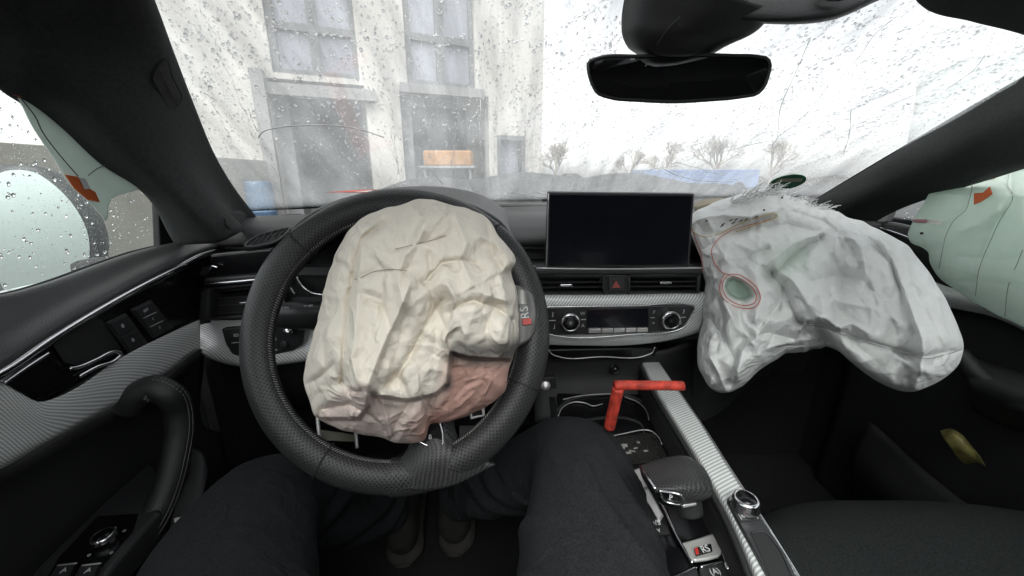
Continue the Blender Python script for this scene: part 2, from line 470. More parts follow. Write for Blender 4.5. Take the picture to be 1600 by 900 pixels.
# ================================================================ OUTSIDE
GZ = -1.08
asphalt = mat('wet_asphalt', (0.045, 0.046, 0.048), 0.8, grain=0.5, gscale=60, var=0.3, vscale=0.8)
gnd = mesh_obj('ground', [(-250, -250, GZ), (250, -250, GZ), (250, 250, GZ), (-250, 250, GZ)], [(0, 1, 2, 3)], asphalt)
tag(gnd, kind='structure')

render_w = mat('cream_render', (0.50, 0.485, 0.445), 0.9, grain=0.4, gscale=40, var=0.10, vscale=0.6)
conc = mat('grey_concrete', (0.26, 0.26, 0.25), 0.85, var=0.15, vscale=1.2)
winglass = mat('office_glass', (0.24, 0.25, 0.29), 0.25, spec=0.8, var=0.2, vscale=0.7)
darkdoor = mat('dark_bay_interior', (0.27, 0.28, 0.28), 0.8, var=0.3, vscale=0.5)
frame_m = mat('window_frame_grey', (0.13, 0.13, 0.13), 0.5)
fdir = Vector((0.925, 0.379, 0)).normalized(); fn = Vector((fdir.y, -fdir.x, 0))     # facade runs away to the right
f0 = Vector((0, 11.0, 0))
def FP(px, py, off=0.0): return PL(px, py, f0 - fn * -off, fn)
def fs(px, py):
    p = FP(px, py); return (p - f0).dot(fdir), p.z
bld = thing('building', 'cream rendered commercial building with tall windows above dark vehicle bays', 'building', f0 + Vector((0, 0, GZ)))
def frect(s0, s1, z0, z1, d0, d1):
    """box on the facade: s along, z up, d out from the facade (towards us positive)"""
    V = []
    for d in (d0, d1):
        for s, z in ((s0, z0), (s1, z0), (s1, z1), (s0, z1)):
            p = f0 + fdir * s + fn * d; V.append(Vector((p.x, p.y, z)))
    Fc = [(0, 1, 2, 3), (7, 6, 5, 4), (0, 4, 5, 1), (1, 5, 6, 2), (2, 6, 7, 3), (3, 7, 4, 0)]
    return V, Fc, [(0, 0)] * 8
def pxs(px, py=200): return fs(px, py)[0]
sR = pxs(848, 150); sL = pxs(60, 200)
zT = 7.5
# openings (s0,s1,z0,z1)
w1 = (pxs(418, 60), pxs(556, 60), fs(490, 118)[1], 5.6)
b1 = (pxs(428, 200), pxs(575, 200), GZ, fs(500, 128)[1])
w2 = (pxs(632, 60), pxs(741, 60), fs(690, 134)[1], 5.9)
b2 = (pxs(628, 200), pxs(764, 200), GZ, fs(700, 146)[1])
d3 = (pxs(777, 235), pxs(820, 235), GZ, fs(800, 212)[1])
walls = []
cuts = sorted(set([sL, sR] + [x for o_ in (w1, b1, w2, b2, d3) for x in o_[:2]]))
for a, b_ in zip(cuts[:-1], cuts[1:]):
    mid = (a + b_) / 2
    holes = sorted([(o_[2], o_[3]) for o_ in (w1, b1, w2, b2, d3) if o_[0] < mid < o_[1]])
    z = GZ
    for h0, h1 in holes:
        if h0 > z + 0.01: walls.append(frect(a, b_, z, h0, -0.35, 0))
        z = h1
    walls.append(frect(a, b_, z, zT, -0.35, 0))
walls.append(frect(sL, sR, GZ, zT, -8.0, -7.7))
walls.append(frect(sR - 0.3, sR - 0.002, GZ, zT, -7.7, -0.351))
multi('wall', walls, render_w, bld, smooth=False)
multi('roof', [frect(sL - .1, sR + .1, zT + .002, zT + 0.3, -8.0, .25)], conc, bld, smooth=False)
multi('ledge', [frect(w1[0] - .3, w1[1] + .3, w1[2] - .45, w1[2] - .22, 0.002, .16), frect(w2[0] - .2, w2[1] + .2, w2[2] - .22, w2[2] - .02, 0.002, .12)], conc, bld, smooth=False)
for (o_, vs, hs_) in ((w1, (0.50,), (fs(490, 43)[1], fs(490, -60)[1])), (w2, (0.5,), (fs(690, 60)[1], fs(690, -50)[1]))):
    fr = [frect(o_[0], o_[0] + .14, o_[2], o_[3], -.2, -.08), frect(o_[1] - .10, o_[1], o_[2], o_[3], -.2, -.08),
          frect(o_[0] + .14, o_[1] - .1, o_[2], o_[2] + .1, -.2, -.08)]
    for v_ in vs:
        c = o_[0] + (o_[1] - o_[0]) * v_; fr.append(frect(c - .09, c + .09, o_[2] + .1, o_[3], -.2, -.08))
    for h in hs_:
        fr.append(frect(o_[0] + .14, o_[1] - .1, h - .07, h + .07, -.195, -.085))
    w = multi('window', fr, frame_m, bld, smooth=False)
    multi('pane', [frect(o_[0], o_[1], o_[2], o_[3], -.24, -.21)], winglass, w, smooth=False)
for o_ in (b1, b2):
    multi('vehicle_bay', [frect(o_[0], o_[1], o_[2], o_[3], -2.2, -2.1), frect(o_[0], o_[0] + .3, o_[2], o_[3], -2.09, -.36)], darkdoor, bld, smooth=False)
multi('bay_post', [frect(pxs(407, 200), pxs(427, 200), GZ, b1[3] + .1, 0.002, .3)], conc, bld, smooth=False)
multi('door', [frect(d3[0], d3[1], d3[2], d3[3], -.3, -.25)], winglass, bld, smooth=False)
multi('door_frame', [frect(d3[0], d3[0] + .1, GZ, d3[3], -.24, .02), frect(d3[1] - .1, d3[1], GZ, d3[3], -.24, .02), frect(d3[0] + .1, d3[1] - .1, d3[3] - .12, d3[3], -.24, .02)], frame_m, bld, smooth=False)

# orange site crate and blue drum in front of the bays
c = PY(702, 248, 9.2); orange = mat('faded_orange_plastic', (0.42, 0.22, 0.08), 0.6)
cr = box('storage_crate', (c.x, c.y, c.z), 1.05, .6, .32, orange, bevel=.03)
tag(cr, 'faded orange storage crate lying on a dark trolley in front of the building', 'crate')
tr_ = thing('trolley', 'dark flat trolley carrying the orange crate by the vehicle bay', 'trolley', (c.x, c.y, GZ))
zb = c.z - .16
box('platform', (c.x, c.y, zb - .03), 1.2, .7, .055, darkdoor, tr_, bevel=.01)
for sx in (-.5, .5):
    for sy in (-.28, .28): box('leg', (c.x + sx, c.y + sy, (zb - .06 + GZ) / 2 ), .05, .05, zb - .06 - GZ, darkdoor, tr_, bevel=.005)
c = PY(398, 285, 8.0)
blue = mat('faded_blue_plastic', (0.10, 0.17, 0.26), 0.5)
dr = lathe('barrel', (c.x, c.y, GZ), (0, 0, 1), [(.28, 0), (.30, .03), (.30, .4), (.315, .42), (.30, .44), (.30, .9), (.28, 1.0), (.26, 1.02)], blue)
tag(dr, 'blue plastic barrel standing at the left edge of the vehicle bay', 'barrel')

# blue trailer far off
tp = thing('trailer', 'blue flatbed trailer parked far off beyond the bonnet', 'trailer', (10, 26, GZ))
bl2 = mat('trailer_blue', (0.20, 0.28, 0.46), 0.6)
a = PY(1085, 252, 26.0); 
box('body', (a.x, 26, -.05), 7.2, 2.4, 1.1, bl2, tp, bevel=.04)
for k in (-2.8, -1.9, 2.4): lathe('wheel', (a.x + k, 24.75, GZ + .42), (0, 1, 0), [(.3, 0), (.42, .03), (.42, .25), (.3, .28)], M['dark'], tp)
box('chassis', (a.x, 26, -.68), 6.8, 1.0, .14, frame_m, tp, bevel=.02)

# bare winter trees on the skyline
barkm = mat('bare_twig_bark', (0.50, 0.45, 0.40), 0.9)
def tree(px, y, h, seed, label):
    rnd = random.Random(seed)
    x = PY(px, 270, y).x
    root = thing('tree', label, 'tree', (x, y, GZ), 'bare trees on the skyline')
    tv = []; cv = []
    def grow(p, d, L, r, lev):
        q = p + d * L
        (tv if lev < 1 else cv).append(tube_data([p, (p + q) / 2 + Vector((rnd.uniform(-.06, .06) * L,) * 3), q], lambda t: r * (1 - .4 * t), 5 if lev < 2 else 3, res=4, caps=False))
        if lev >= 6: return
        for _ in range(3 if lev else 5):
            nd = (d + Vector((rnd.gauss(0, .48), rnd.gauss(0, .48), rnd.gauss(.08, .28)))).normalized()
            grow(p + d * L * rnd.uniform(.6, 1), nd, L * rnd.uniform(.6, .82), r * .6, lev + 1)
    grow(Vector((x, y, GZ)), Vector((0, 0, 1)), h * .3, h * .03, 0)
    multi('trunk', tv, barkm, root); multi('crown', cv, barkm, root)
tree(868, 38, 5.4, 2, 'pale bare tree close beside the right end of the building')
tree(985, 42, 5.4, 3, 'smallest bare tree left of the blue trailer')
tree(1040, 40, 5.8, 4, 'wide bare tree behind the left end of the blue trailer')
tree(1120, 40, 6.6, 5, 'tallest bare tree behind the middle of the blue trailer')
tree(1205, 41, 6.0, 6, 'bare tree behind the right end of the blue trailer')

# low grey hedge line, far
hedge = mat('far_hedge_grey', (0.12, 0.115, 0.10), 0.95, var=0.4, vscale=.5)
rnd = random.Random(5)
V = []; n = 160
for k in range(n + 1):
    x = -20 + k * .75; z = GZ + 1.25 + .35 * sin(k * .7) + rnd.uniform(-.2, .25)
    V += [(x, 60, GZ), (x, 60, z), (x, 62.5, z - .2), (x, 62.5, GZ)]
Fc = []
for k in range(n):
    for q in range(3): Fc.append((k * 4 + q, k * 4 + q + 1, k * 4 + 5 + q, k * 4 + 4 + q))
hd = mesh_obj('hedge', V, Fc, hedge, smooth=False); tag(hd, 'long low dark hedge on the horizon behind the trailer', 'hedge')

# wall and parked van seen through the driver's side window
side_wall = slab('boundary_wall', [(-5.2, 1.5, GZ), (-5.2, 9, GZ), (-5.2, 9, .35), (-5.2, 1.5, .35)], (-.3, 0, 0), mat('pale_beige_wall', (0.30, 0.29, 0.25), .9, var=.12, vscale=1.5), bevel=.01)
tag(side_wall, 'pale beige garden wall seen through the side window ahead of the door mirror', 'wall')
rnd = random.Random(31); hv = []
for k in range(500):
    p = Vector((rnd.uniform(-16, 6), rnd.uniform(-15, -13), GZ + rnd.uniform(0, 1) ** .7 * (2.0 + .8 * sin(rnd.uniform(0, 6)))))
    hv.append(box_data(p, .6, .03, .45, Matrix.Rotation(rnd.uniform(0, 6), 3, 'Z') @ Matrix.Rotation(rnd.uniform(-1, 1), 3, 'X')))
tag(multi('hedge', hv, hedge, smooth=False), 'dark ragged hedge behind the car, mirrored in the door mirror', 'hedge')

# ================================================================ CAR SHELL
car = thing('car', 'wrecked car cabin with black dashboard, aluminium weave trim and rain covered glass', 'car', (0.2, 0.3, GZ))
ws_bot = [(-.60, .80, -.068), (-.30, 1.0, -.068), (.15, 1.12, -.068), (.6, 1.15, -.063), (.92, 1.09, -.058)]
ws_top = [(-.465, .485, .262), (-.15, .47, .295), (.2, .46, .30), (.5, .44, .295), (.80, .38, .27)]
NB, NT = spline(ws_bot, 60), spline(ws_top, 60)
def WS(s, t):
    """windscreen surface point, s left to right, t bottom to top"""
    i = min(58, max(0, int(s * 59))); f = s * 59 - i
    b = NB[i].lerp(NB[i + 1], f); q = NT[i].lerp(NT[i + 1], f)
    p = b.lerp(q, t); bulge = .018 * 4 * t * (1 - t)
    return p + Vector((0, .6, .8)) * bulge
def WSn(s, t):
    a = WS(min(1, s + .01), t) - WS(max(0, s - .01), t); b = WS(s, min(1, t + .01)) - WS(s, max(0, t - .01))
    n = a.cross(b).normalized()
    return n if n.y > 0 else -n
def hit_ws(px, py):
    r = ray(px, py); best = None
    lo = (0.5, 0.5); step = .25
    def err(s, t):
        q = WS(s, t); return q.normalized().angle(r.normalized())
    s, t = lo
    for _ in range(60):
        c = [(err(min(1, max(0, s + a * step)), min(1, max(0, t + b * step))), min(1, max(0, s + a * step)), min(1, max(0, t + b * step))) for a in (-1, 0, 1) for b in (-1, 0, 1)]
        e, s2, t2 = min(c)
        if (s2, t2) == (s, t): step *= .5
        s, t = s2, t2
    return s, t
rows = [[WS(i / 30, j / 16) for i in range(31)] for j in range(17)]
wind = loft('windscreen', rows, M['glass'], car, n=31, curved=False, solid=.004, soff=1)
wnm = wind.name
# black printed frit band with dots behind the mirror, top of the glass
frit = []
rnd = random.Random(3)
for i in range(150):
    for j in range(10):
        t = .985 - j * .0085 ; s = (i + .5 * (j % 2)) / 150
        r = .0021 * (1 - j / 11)
        c = WS(s, t) - WSn(s, t) * .0065
        if r > .0002:
            x, y, z = frame_of(WSn(s, t))
            V = [c + x * r * cos(q * pi / 3) + y * r * sin(q * pi / 3) for q in range(6)]
            frit.append((V, [tuple(range(6))], [(0, 0)] * 6))
multi('frit_dots', frit, M['dark'], wind, smooth=False)

# droplets: real beads of water on the outside of the glass
def bead(c, n, down, r, elong, h, seg=7, rnd=random):
    dn = (down - n * down.dot(n)).normalized(); sd = n.cross(dn)
    V = []; k1 = rnd.uniform(.8, 1.2); ph = rnd.uniform(0, 6)
    rings = ((1.0, 0.0), (.82, .55), (.45, .9))
    for (q, hh) in rings:
        for j in range(seg):
            a = 2 * pi * j / seg; wob = 1 + .16 * sin(2 * a + ph) + .08 * sin(3 * a + ph * 2)
            V.append(c + sd * (r * q * k1 * cos(a) * wob) + dn * (r * q * elong * sin(a) * wob) + n * (h * hh))
    V.append(c + n * h)
    Fc = []
    for i in range(2):
        for j in range(seg):
            Fc.append((i * seg + j, i * seg + (j + 1) % seg, (i + 1) * seg + (j + 1) % seg, (i + 1) * seg + j))
    for j in range(seg): Fc.append((2 * seg + j, 2 * seg + (j + 1) % seg, 3 * seg))
    Fc.append(tuple(range(seg))[::-1])
    return V, Fc, [(0, 0)] * len(V)
rnd = random.Random(21)
beads = []
def wet(s, t):
    return .5 + .5 * sin(s * 23 + 3 * sin(t * 9)) * cos(t * 17 + 4 * sin(s * 7))
tries = 0
while len(beads) < 17000 and tries < 60000:
    tries += 1
    s, t = rnd.random(), rnd.random() ** 1.1
    if rnd.random() > .35 + .65 * wet(s, t): continue
    right = s > .52
    u = rnd.random()
    r = (.0006 + .0015 * u ** 4.0) if not right else (.0005 + .0012 * u ** 3.2)
    r *= .55 + .75 * min(1, t * 1.6)
    n = WSn(s, t); c = WS(s, t) + n * .0042
    down = (WS(s, max(0, t - .02)) - WS(s, t)).normalized()
    if right: down = (down + Vector((.0, 0, 0))).normalized()
    beads.append(bead(c, n, down, r, rnd.uniform(1.0, 1.5), r * .72, 9, rnd))
for k in range(5000):
    s, t = rnd.uniform(.02, .98), rnd.uniform(.01, .34) * rnd.random() ** .4
    n = WSn(s, t); beads.append(bead(WS(s, t) + n * .0042, n, Vector((0, .3, -1)), rnd.uniform(.0004, .0009), 1.2, .0007, 6, rnd))
# streaks of running beads on the right, blown diagonally
for k in range(260):
    s, t = rnd.uniform(.42, .97), rnd.uniform(.1, .98); d = Vector((rnd.uniform(-.30, -.14), -rnd.uniform(.3, .6)))
    for q in range(rnd.randint(8, 26)):
        s2 = s + d.x * q * .018 + rnd.gauss(0, .0012); t2 = t + d.y * q * .018 + rnd.gauss(0, .003)
        if not (0.01 < s2 < .99 and .01 < t2 < .99): break
        n = WSn(s2, t2); beads.append(bead(WS(s2, t2) + n * .0042, n, Vector((-.5, .2, -.6)), rnd.uniform(.0006, .0015), rnd.uniform(1, 2.6), .0011, 8, rnd))
# running water rivulets
riv = []
for k in range(34):
    s = rnd.uniform(.03, .97); t = rnd.uniform(.3, .95); L = rnd.uniform(.15, .5); pts = []
    sl = -.16 if s > .5 else rnd.uniform(-.02, .02)
    for q in range(14):
        tt = t - L * q / 13; ss = s + sl * L * q / 13 * 2 + rnd.gauss(0, .0016)
        if tt < .01 or not .01 < ss < .99: break
        pts.append(WS(ss, tt) + WSn(ss, tt) * .0044)
    if len(pts) > 4:
        rw = rnd.uniform(.0005, .0011); ph = rnd.uniform(0, 9)
        riv.append(tube_data(pts, lambda t_, rw=rw, ph=ph: rw * (.6 + .4 * sin(t_ * 40 + ph)), 6, res=50))
drops = multi('rain_drops', beads, M['water'])
tag(drops, 'rain drops beading all over the outside of the windscreen', 'rain drops', kind='stuff')
rv = multi('rain_streaks', riv, M['water'])
tag(rv, 'thin streaks of rain water running down the outside of the windscreen', 'rain streaks', kind='stuff')

# crushed bonnet beyond the glass
rows = []
for (y, z, w, px_) in ((1.10, -.12, .80, 0), (1.22, -.085, .84, 0), (1.5, -.045, .86, 0), (1.75, -.005, .84, 1), (1.95, .012, .80, 1), (2.15, -.06, .74, 1), (2.35, -.22, .66, 0)):
    row = []
    for k in range(-6, 7):
        x = .2 + w * k / 6
        e = -.05 * (abs(k) / 6) ** 3
        cr_ = .014 * sin(k * 1.7 + y * 5) * (1 if px_ else .3)
        row.append((x, y, z + e + cr_))
    rows.append(row)
loft('bonnet', rows, mat('dull_grey_paint', (0.07, 0.072, 0.072), 0.8, var=.3, vscale=30, spec=.1), car, n=60, m=36, solid=.004)
for sx in (-.25, .55):
    tube('wiper_arm', [(sx, 1.135, -.085), (sx + .15, 1.14, -.080), (sx + .5, 1.13, -.082)], .006, M['dark'], car)

# ---- roof, header, headliner; an unseen glass panel added to brighten the cabin
SR = (-.80, .0)
rows = [[(-.66, .30, .20), (-.41, .46, .262), (-.15, .46, .288), (.2, .45, .293), (.5, .43, .288), (.80, .37, .265), (1.04, .30, .20)],
        [(-.66, .0, .235), (-.37, .0, .30), (-.1, .0, .33), (.2, .0, .34), (.5, .0, .33), (.80, .0, .30), (1.04, .0, .235)],
        [(-.66, -.8, .20), (-.37, -.8, .28), (-.1, -.8, .30), (.2, -.8, .31), (.5, -.8, .30), (.80, -.8, .28), (1.04, -.8, .20)],
        [(-.60, -1.5, .05), (-.37, -1.5, .12), (-.1, -1.5, .14), (.2, -1.5, .14), (.5, -1.5, .14), (.80, -1.5, .12), (.98, -1.5, .05)]]
HL_ = grid_surf(rows, 69, 40)                      # 68 cells across, 39 front to back
def hl_part(name, j0, j1, i0, i1):
    V = []; Fc = []; w = j1 - j0 + 1
    for i in range(i0, i1 + 1):
        for j in range(j0, j1 + 1): V.append(HL_[i][j])
    for i in range(i1 - i0):
        for j in range(j1 - j0): Fc.append((i * w + j, i * w + j + 1, (i + 1) * w + j + 1, (i + 1) * w + j))
    return mesh_obj(name, V, Fc, M['headliner'], car, solid=.03, soff=0)
ia = min(range(40), key=lambda i: abs(HL_[i][34].y - SR[1])); ib = min(range(40), key=lambda i: abs(HL_[i][34].y - SR[0]))
ja = min(range(69), key=lambda j: abs(HL_[20][j].x + .22)); jb = min(range(69), key=lambda j: abs(HL_[20][j].x - .62))
hl_part('headliner', 0, 68, 0, ia); hl_part('headliner', 0, 68, ib, 39)
hl_part('headliner_side', 0, ja, ia, ib); hl_part('headliner_side', jb, 68, ia, ib)
slab('added_roof_pane', [HL_[ia][ja], HL_[ia][jb], HL_[ib][jb], HL_[ib][ja]], (0, 0, .006), M['sideglass'], car, bevel=0)
loft('header_rail', [[tuple(WS(i / 12, .999) + Vector((0, -.0, -.010))) for i in range(13)],
                     [tuple(WS(i / 12, .999) + Vector((0, -.05, -.018))) for i in range(13)],
                     [tuple(WS(i / 12, .999) + Vector((0, -.12, .004))) for i in range(13)]], M['headliner'], car, n=40, m=10, solid=.012)

# ---- left pillar
def row(px_, d0, d1, n=None):
    k = len(px_); return [P(x, y, d0 + (d1 - d0) * (i / (k - 1))) for i, (x, y) in enumerate(px_)]
e1 = row([(196, -110), (242, 0), (270, 76), (304, 165), (336, 242), (366, 293), (400, 338)], .40, .80)
e1b = row([(190, -110), (234, 0), (262, 76), (296, 165), (328, 244), (357, 298), (390, 345)], .39, .785)
e2 = row([(-10, -110), (60, 0), (130, 90), (205, 180), (262, 250), (316, 315), (366, 368)], .35, .67)
e2b = row([(-60, -100), (15, 10), (95, 108), (175, 200), (240, 268), (300, 330), (345, 378)], .35, .65)
e3 = row([(-170, 0), (0, 110), (45, 150), (95, 200), (160, 255), (222, 293), (300, 382)], .37, .63)
e4 = row([(-170, -40), (0, 70), (60, 120), (120, 180), (180, 240), (240, 290), (310, 378)], .46, .78)
pl = loft('pillar', [e1, e1b, e2, e2b, e3, e4], M['pillar'], car, n=40, m=44, solid=.006)
# speaker grille let into the pillar
gp = [(258, 92), (271, 124), (284, 152), (279, 164), (268, 171), (253, 149), (239, 124), (245, 106)]
g0 = P(262, 76, .462); g1 = P(296, 170, .552); g2 = P(205, 180, .525)
def lofted_offset(px, py, obj_rows, off):
    """where the ray meets a lofted sheet, moved off towards the viewer"""
    r = ray(px, py).normalized(); best = None
    for a in obj_rows:
        for p in a:
            e = p.normalized().dot(r)
            if best is None or e > best[0]: best = (e, p.dot(ray(px, py)) / ray(px, py).dot(ray(px, py)))
    return ray(px, py) * (best[1] - off)
PG = grid_surf([e1, e1b, e2, e2b, e3, e4], 90, 110)
gpts = [lofted_offset(x, y, PG, .0014) for x, y in gp]
grl = slab('speaker_grille', gpts, ray(268, 130).normalized() * .004, M['dark'], car, bevel=.0008)
tube('grille_rim', gpts, .0007, M['pillar'], grl, closed=True, res=60, n=8)
# perforation of the grille: fine raised net
gc = sum(gpts, Vector()) / len(gpts); gx = (gpts[2] - gpts[0]).normalized(); gn = -ray(268, 130).normalized(); gn = (gn - gx * gn.dot(gx)).normalized(); gy = gx.cross(gn)
def inside(p, poly):
    x, y = p; c = False; j = len(poly) - 1
    for i in range(len(poly)):
        (xi, yi), (xj, yj) = poly[i], poly[j]
        if (yi > y) != (yj > y) and x < (xj - xi) * (y - yi) / (yj - yi) + xi: c = not c
        j = i
    return c
poly2 = [((p - gc).dot(gx), (p - gc).dot(gy)) for p in gpts]
net = []
for i in range(-30, 31):
    for j in range(-20, 21):
        a, b_ = i * .0026 + (j % 2) * .0013, j * .0024
        if inside((a, b_), [(x * .93, y * .93) for x, y in poly2]):
            net.append(box_data(gc + gx * a + gy * b_ + gn * .0002, .0012, .0012, .0008))
if net: multi('grille_net', net, M['button'], grl, smooth=False)
cap = [(352, 340), (360, 332), (374, 328), (384, 334), (386, 347), (378, 352), (360, 357), (354, 351)]
cp = [lofted_offset(x, y, PG, .003) for x, y in cap]
slab('trim_cap', cp, ray(370, 342).normalized() * .003, M['pillar'], car, bevel=.001)

# ---- right pillar
e1 = row([(1700, 72), (1600, 128), (1500, 184), (1400, 242), (1330, 283), (1262, 322)], .50, 1.06)
e1b = row([(1712, 82), (1606, 138), (1506, 194), (1402, 251), (1333, 292), (1266, 330)], .49, 1.04)
e2 = row([(1730, 120), (1612, 178), (1520, 222), (1420, 268), (1345, 306), (1290, 338)], .475, 1.01)
e3 = row([(1745, 195), (1640, 236), (1560, 262), (1470, 292), (1400, 318), (1340, 350)], .48, 1.0)
e4 = row([(1745, 205), (1640, 246), (1560, 272), (1470, 300), (1400, 326), (1345, 356)], .50, 1.02)
loft('pillar', [e1, e1b, e2, e3, e4], M['pillar'], car, n=40, m=36, solid=.006)
PG2 = grid_surf([e1, e1b, e2, e3, e4], 80, 80)
cap = [(1535, 178), (1548, 166), (1592, 142), (1604, 146), (1606, 190), (1560, 218), (1546, 212)]
slab('trim_cap', [lofted_offset(x, y, PG2, .003) for x, y in cap], ray(1570, 180).normalized() * .003, M['pillar'], car, bevel=.001)
# dark rubber along the windscreen edge
tube('glass_seal', [p + Vector((0, .004, .004)) for p in row([(1700, 72), (1600, 128), (1500, 184), (1400, 242), (1330, 283), (1268, 320)], .505, 1.065)], .004, M['dark'], car)
# right sail panel
sail = [PX(x, y, .96) for x, y in [(1340, 350), (1400, 318), (1388, 344), (1380, 352)]]
slab('sail_panel', [P(1300, 352, 1.0), P(1300, 322, 1.02), P(1400, 312, .97), P(1384, 346, .96)], (.02, .005, 0), M['dark'], car)

# ---- overhead lamp console
ov = thing('tmp', None, None); bpy.data.objects.remove(ov)
def ovp(px, py, d): return P(px, py, d)
oc = loft('overhead_console', [[P(955, -70, .50), P(1060, -60, .50), P(1180, -55, .50), P(1300, -70, .50), P(1440, -120, .50)],
      [P(975, -32, .485), P(1060, -12, .475), P(1180, 6, .47), P(1280, 4, .47), P(1420, -40, .48)],
      [P(985, -16, .49), P(1070, 12, .475), P(1190, 31, .47), P(1286, 27, .47), P(1400, -18, .48)],
      [P(992, -8, .50), P(1080, 18, .49), P(1195, 36, .485), P(1284, 33, .485), P(1390, -8, .50)],
      [P(1000, -10, .56), P(1085, 14, .55), P(1195, 30, .55), P(1278, 27, .55), P(1380, -10, .56)]], M['overhead'], car, n=40, m=36, solid=.006)
tube('lamp_ring', [P(1286, -7, .462), P(1302, -2, .462), P(1322, -7, .462), P(1320, -16, .462), P(1290, -18, .462)], .0025, M['gloss'], oc, closed=True, n=8, res=40)
slab('switch', [P(1052, -6, .468), P(1140, 6, .464), P(1170, 10, .464), P(1172, -6, .464), P(1060, -22, .466)], ray(1120, 0).normalized() * .006, M['button'], oc, bevel=.002)
# ---- mirror mount / sensor shroud
sh = loft('sensor_shroud', [[P(985, -30, .50), P(975, 30, .52), P(976, 52, .53), P(984, 70, .545), P(1000, 82, .56)],
     [P(1020, -30, .47), P(1003, 20, .49), P(998, 48, .50), P(1004, 72, .515), P(1020, 84, .54)],
     [P(1085, -20, .455), P(1068, 25, .47), P(1030, 60, .49), P(1026, 76, .505), P(1045, 84, .53)],
     [P(1160, 0, .46), P(1140, 35, .475), P(1105, 62, .49), P(1098, 76, .505), P(1100, 84, .53)],
     [P(1200, 10, .48), P(1186, 33, .49), P(1128, 68, .505), P(1112, 78, .52), P(1106, 84, .54)],
     [P(1205, 10, .52), P(1190, 34, .53), P(1132, 68, .54), P(1115, 79, .55), P(1108, 84, .56)]], M['overhead'], car, n=24, m=36, solid=.004)
tube('panel_gap', [P(1062, 27, .468), P(1040, 50, .477), P(1027, 70, .490)], .0009, M['button'], sh, n=6)
tube('mirror_arm', [P(1060, 60, .53), P(1062, 86, .525), P(1062, 110, .53)], .011, M['overhead'], car)
# ---- rear-view mirror
def superpoly(cx, cy, pts): return pts
mo = [(930, 89), (1000, 84.5), (1070, 82.5), (1140, 83.5), (1190, 86), (1202, 89), (1206.5, 97), (1204, 118), (1196, 138), (1186, 148), (1160, 154), (1110, 159), (1050, 162), (1000, 160), (950, 155), (932, 148), (922, 132), (916, 108), (917, 95)]
mpts = spline([P(x, y, .515 + (x - 1060) * -.00006 - (122 - y) * .00009) for x, y in mo], 72, True)
mdir = ray(1060, 120).normalized()
def shrink(pts, k, off, dirv):
    c = sum(pts, Vector()) / len(pts); return [c + (p - c) * k + dirv * off for p in pts]
def shell(name, rings, mt, parent, caps=(True, True), **kw):
    V = [p for r in rings for p in r]; n = len(rings[0]); Fc = []
    for i in range(len(rings) - 1):
        for j in range(n): Fc.append((i * n + j, i * n + (j + 1) % n, (i + 1) * n + (j + 1) % n, (i + 1) * n + j))
    if caps[0]: Fc.append(tuple(range(n))[::-1])
    if caps[1]: Fc.append(tuple((len(rings) - 1) * n + j for j in range(n)))
    return mesh_obj(name, V, Fc, mt, parent, **kw)
def inset(pts, d, off, dirv):
    c = sum(pts, Vector()) / len(pts); out = []
    n = len(pts)
    for i, p in enumerate(pts):
        t = (pts[(i + 1) % n] - pts[i - 1]).normalized(); nn = t.cross(dirv).normalized()
        if nn.dot(c - p) < 0: nn = -nn
        out.append(p + nn * d + dirv * off)
    return out
mir = shell('rear_view_mirror', [inset(mpts, .004, .0, mdir), inset(mpts, .0012, -.001, mdir), inset(mpts, 0, .003, mdir), inset(mpts, .0005, .012, mdir), inset(mpts, .008, .026, mdir), inset(mpts, .02, .034, mdir)], M['overhead'], car, caps=(False, True))
mi = inset(mpts, .0036, .0015, mdir)
shell('mirror_glass', [mi, [p + mdir * .002 for p in mi]], M['mirror'], mir, smooth=False)
mcn = (mi[18] - mi[0]).cross(mi[36] - mi[0]).normalized()
for (x, y_) in ((984, 122), (1126, 110)):
    a = PL(x, y_, mi[0], mcn); r_ = a.normalized(); q = r_ - mcn * 2 * r_.dot(mcn)
    tt = (.300 - a.z) / q.z; lp = a + q * tt
    lens_ = lathe('reading_lamp', (lp.x, lp.y, .322), (0, 0, -1), [(.016, 0), (.016, .022), (.012, .025), (.0, .026)], M['mark'], car, n=20)


# ---- sun visor edge, top right
loft('sun_visor', [[P(1440, -40, .43), P(1465, -4, .43), P(1530, 14, .43), P(1600, 31, .43), P(1690, 58, .43)],
                   [P(1450, -60, .41), P(1475, -25, .41), P(1540, -5, .41), P(1610, 12, .41), P(1700, 40, .41)],
                   [P(1500, -180, .33), P(1520, -150, .33), P(1580, -130, .33), P(1660, -110, .33), P(1740, -80, .33)]], M['headliner'], car, n=24, m=12, solid=.016, sub=1)

# ================================================================ DASHBOARD
XL, XR = -.56, .93
def prof(x):
    s = min(1, max(0, (x - XL) / (XR - XL)))
    b = NB[int(s * 59)]
    yb = min(b.y + .02, 1.15)
    q = min(1, max(0, (x - .42) / .45)); dy = .27 * q * q * (3 - 2 * q)
    base = [(x, yb, -.078), (x, .75 + (yb - .75) * .55, -.078), (x, .745, -.084), (x, .722, -.092), (x, .708, -.104), (x, .704, -.120),
            (x, .712, -.124), (x, .735, -.128), (x, .735, -.155), (x, .675, -.158), (x, .668, -.166), (x, .675, -.172), (x, .69, -.205), (x, .665, -.21), (x, .66, -.285), (x, .68, -.30), (x, .76, -.32), (x, .80, -.40), (x, .84, -.60)]
    return [base[0]] + [(p[0], min(p[1] + dy, yb + .03), p[2]) for p in base[1:]]
xs = [XL + (XR - XL) * i / 40 for i in range(41)]
PR = [prof(x) for x in xs]
pad_rows = [[PR[i][k] for i in range(41)] for k in range(0, 7)]
body_rows = [[PR[i][k] for i in range(41)] for k in range(6, 19)]
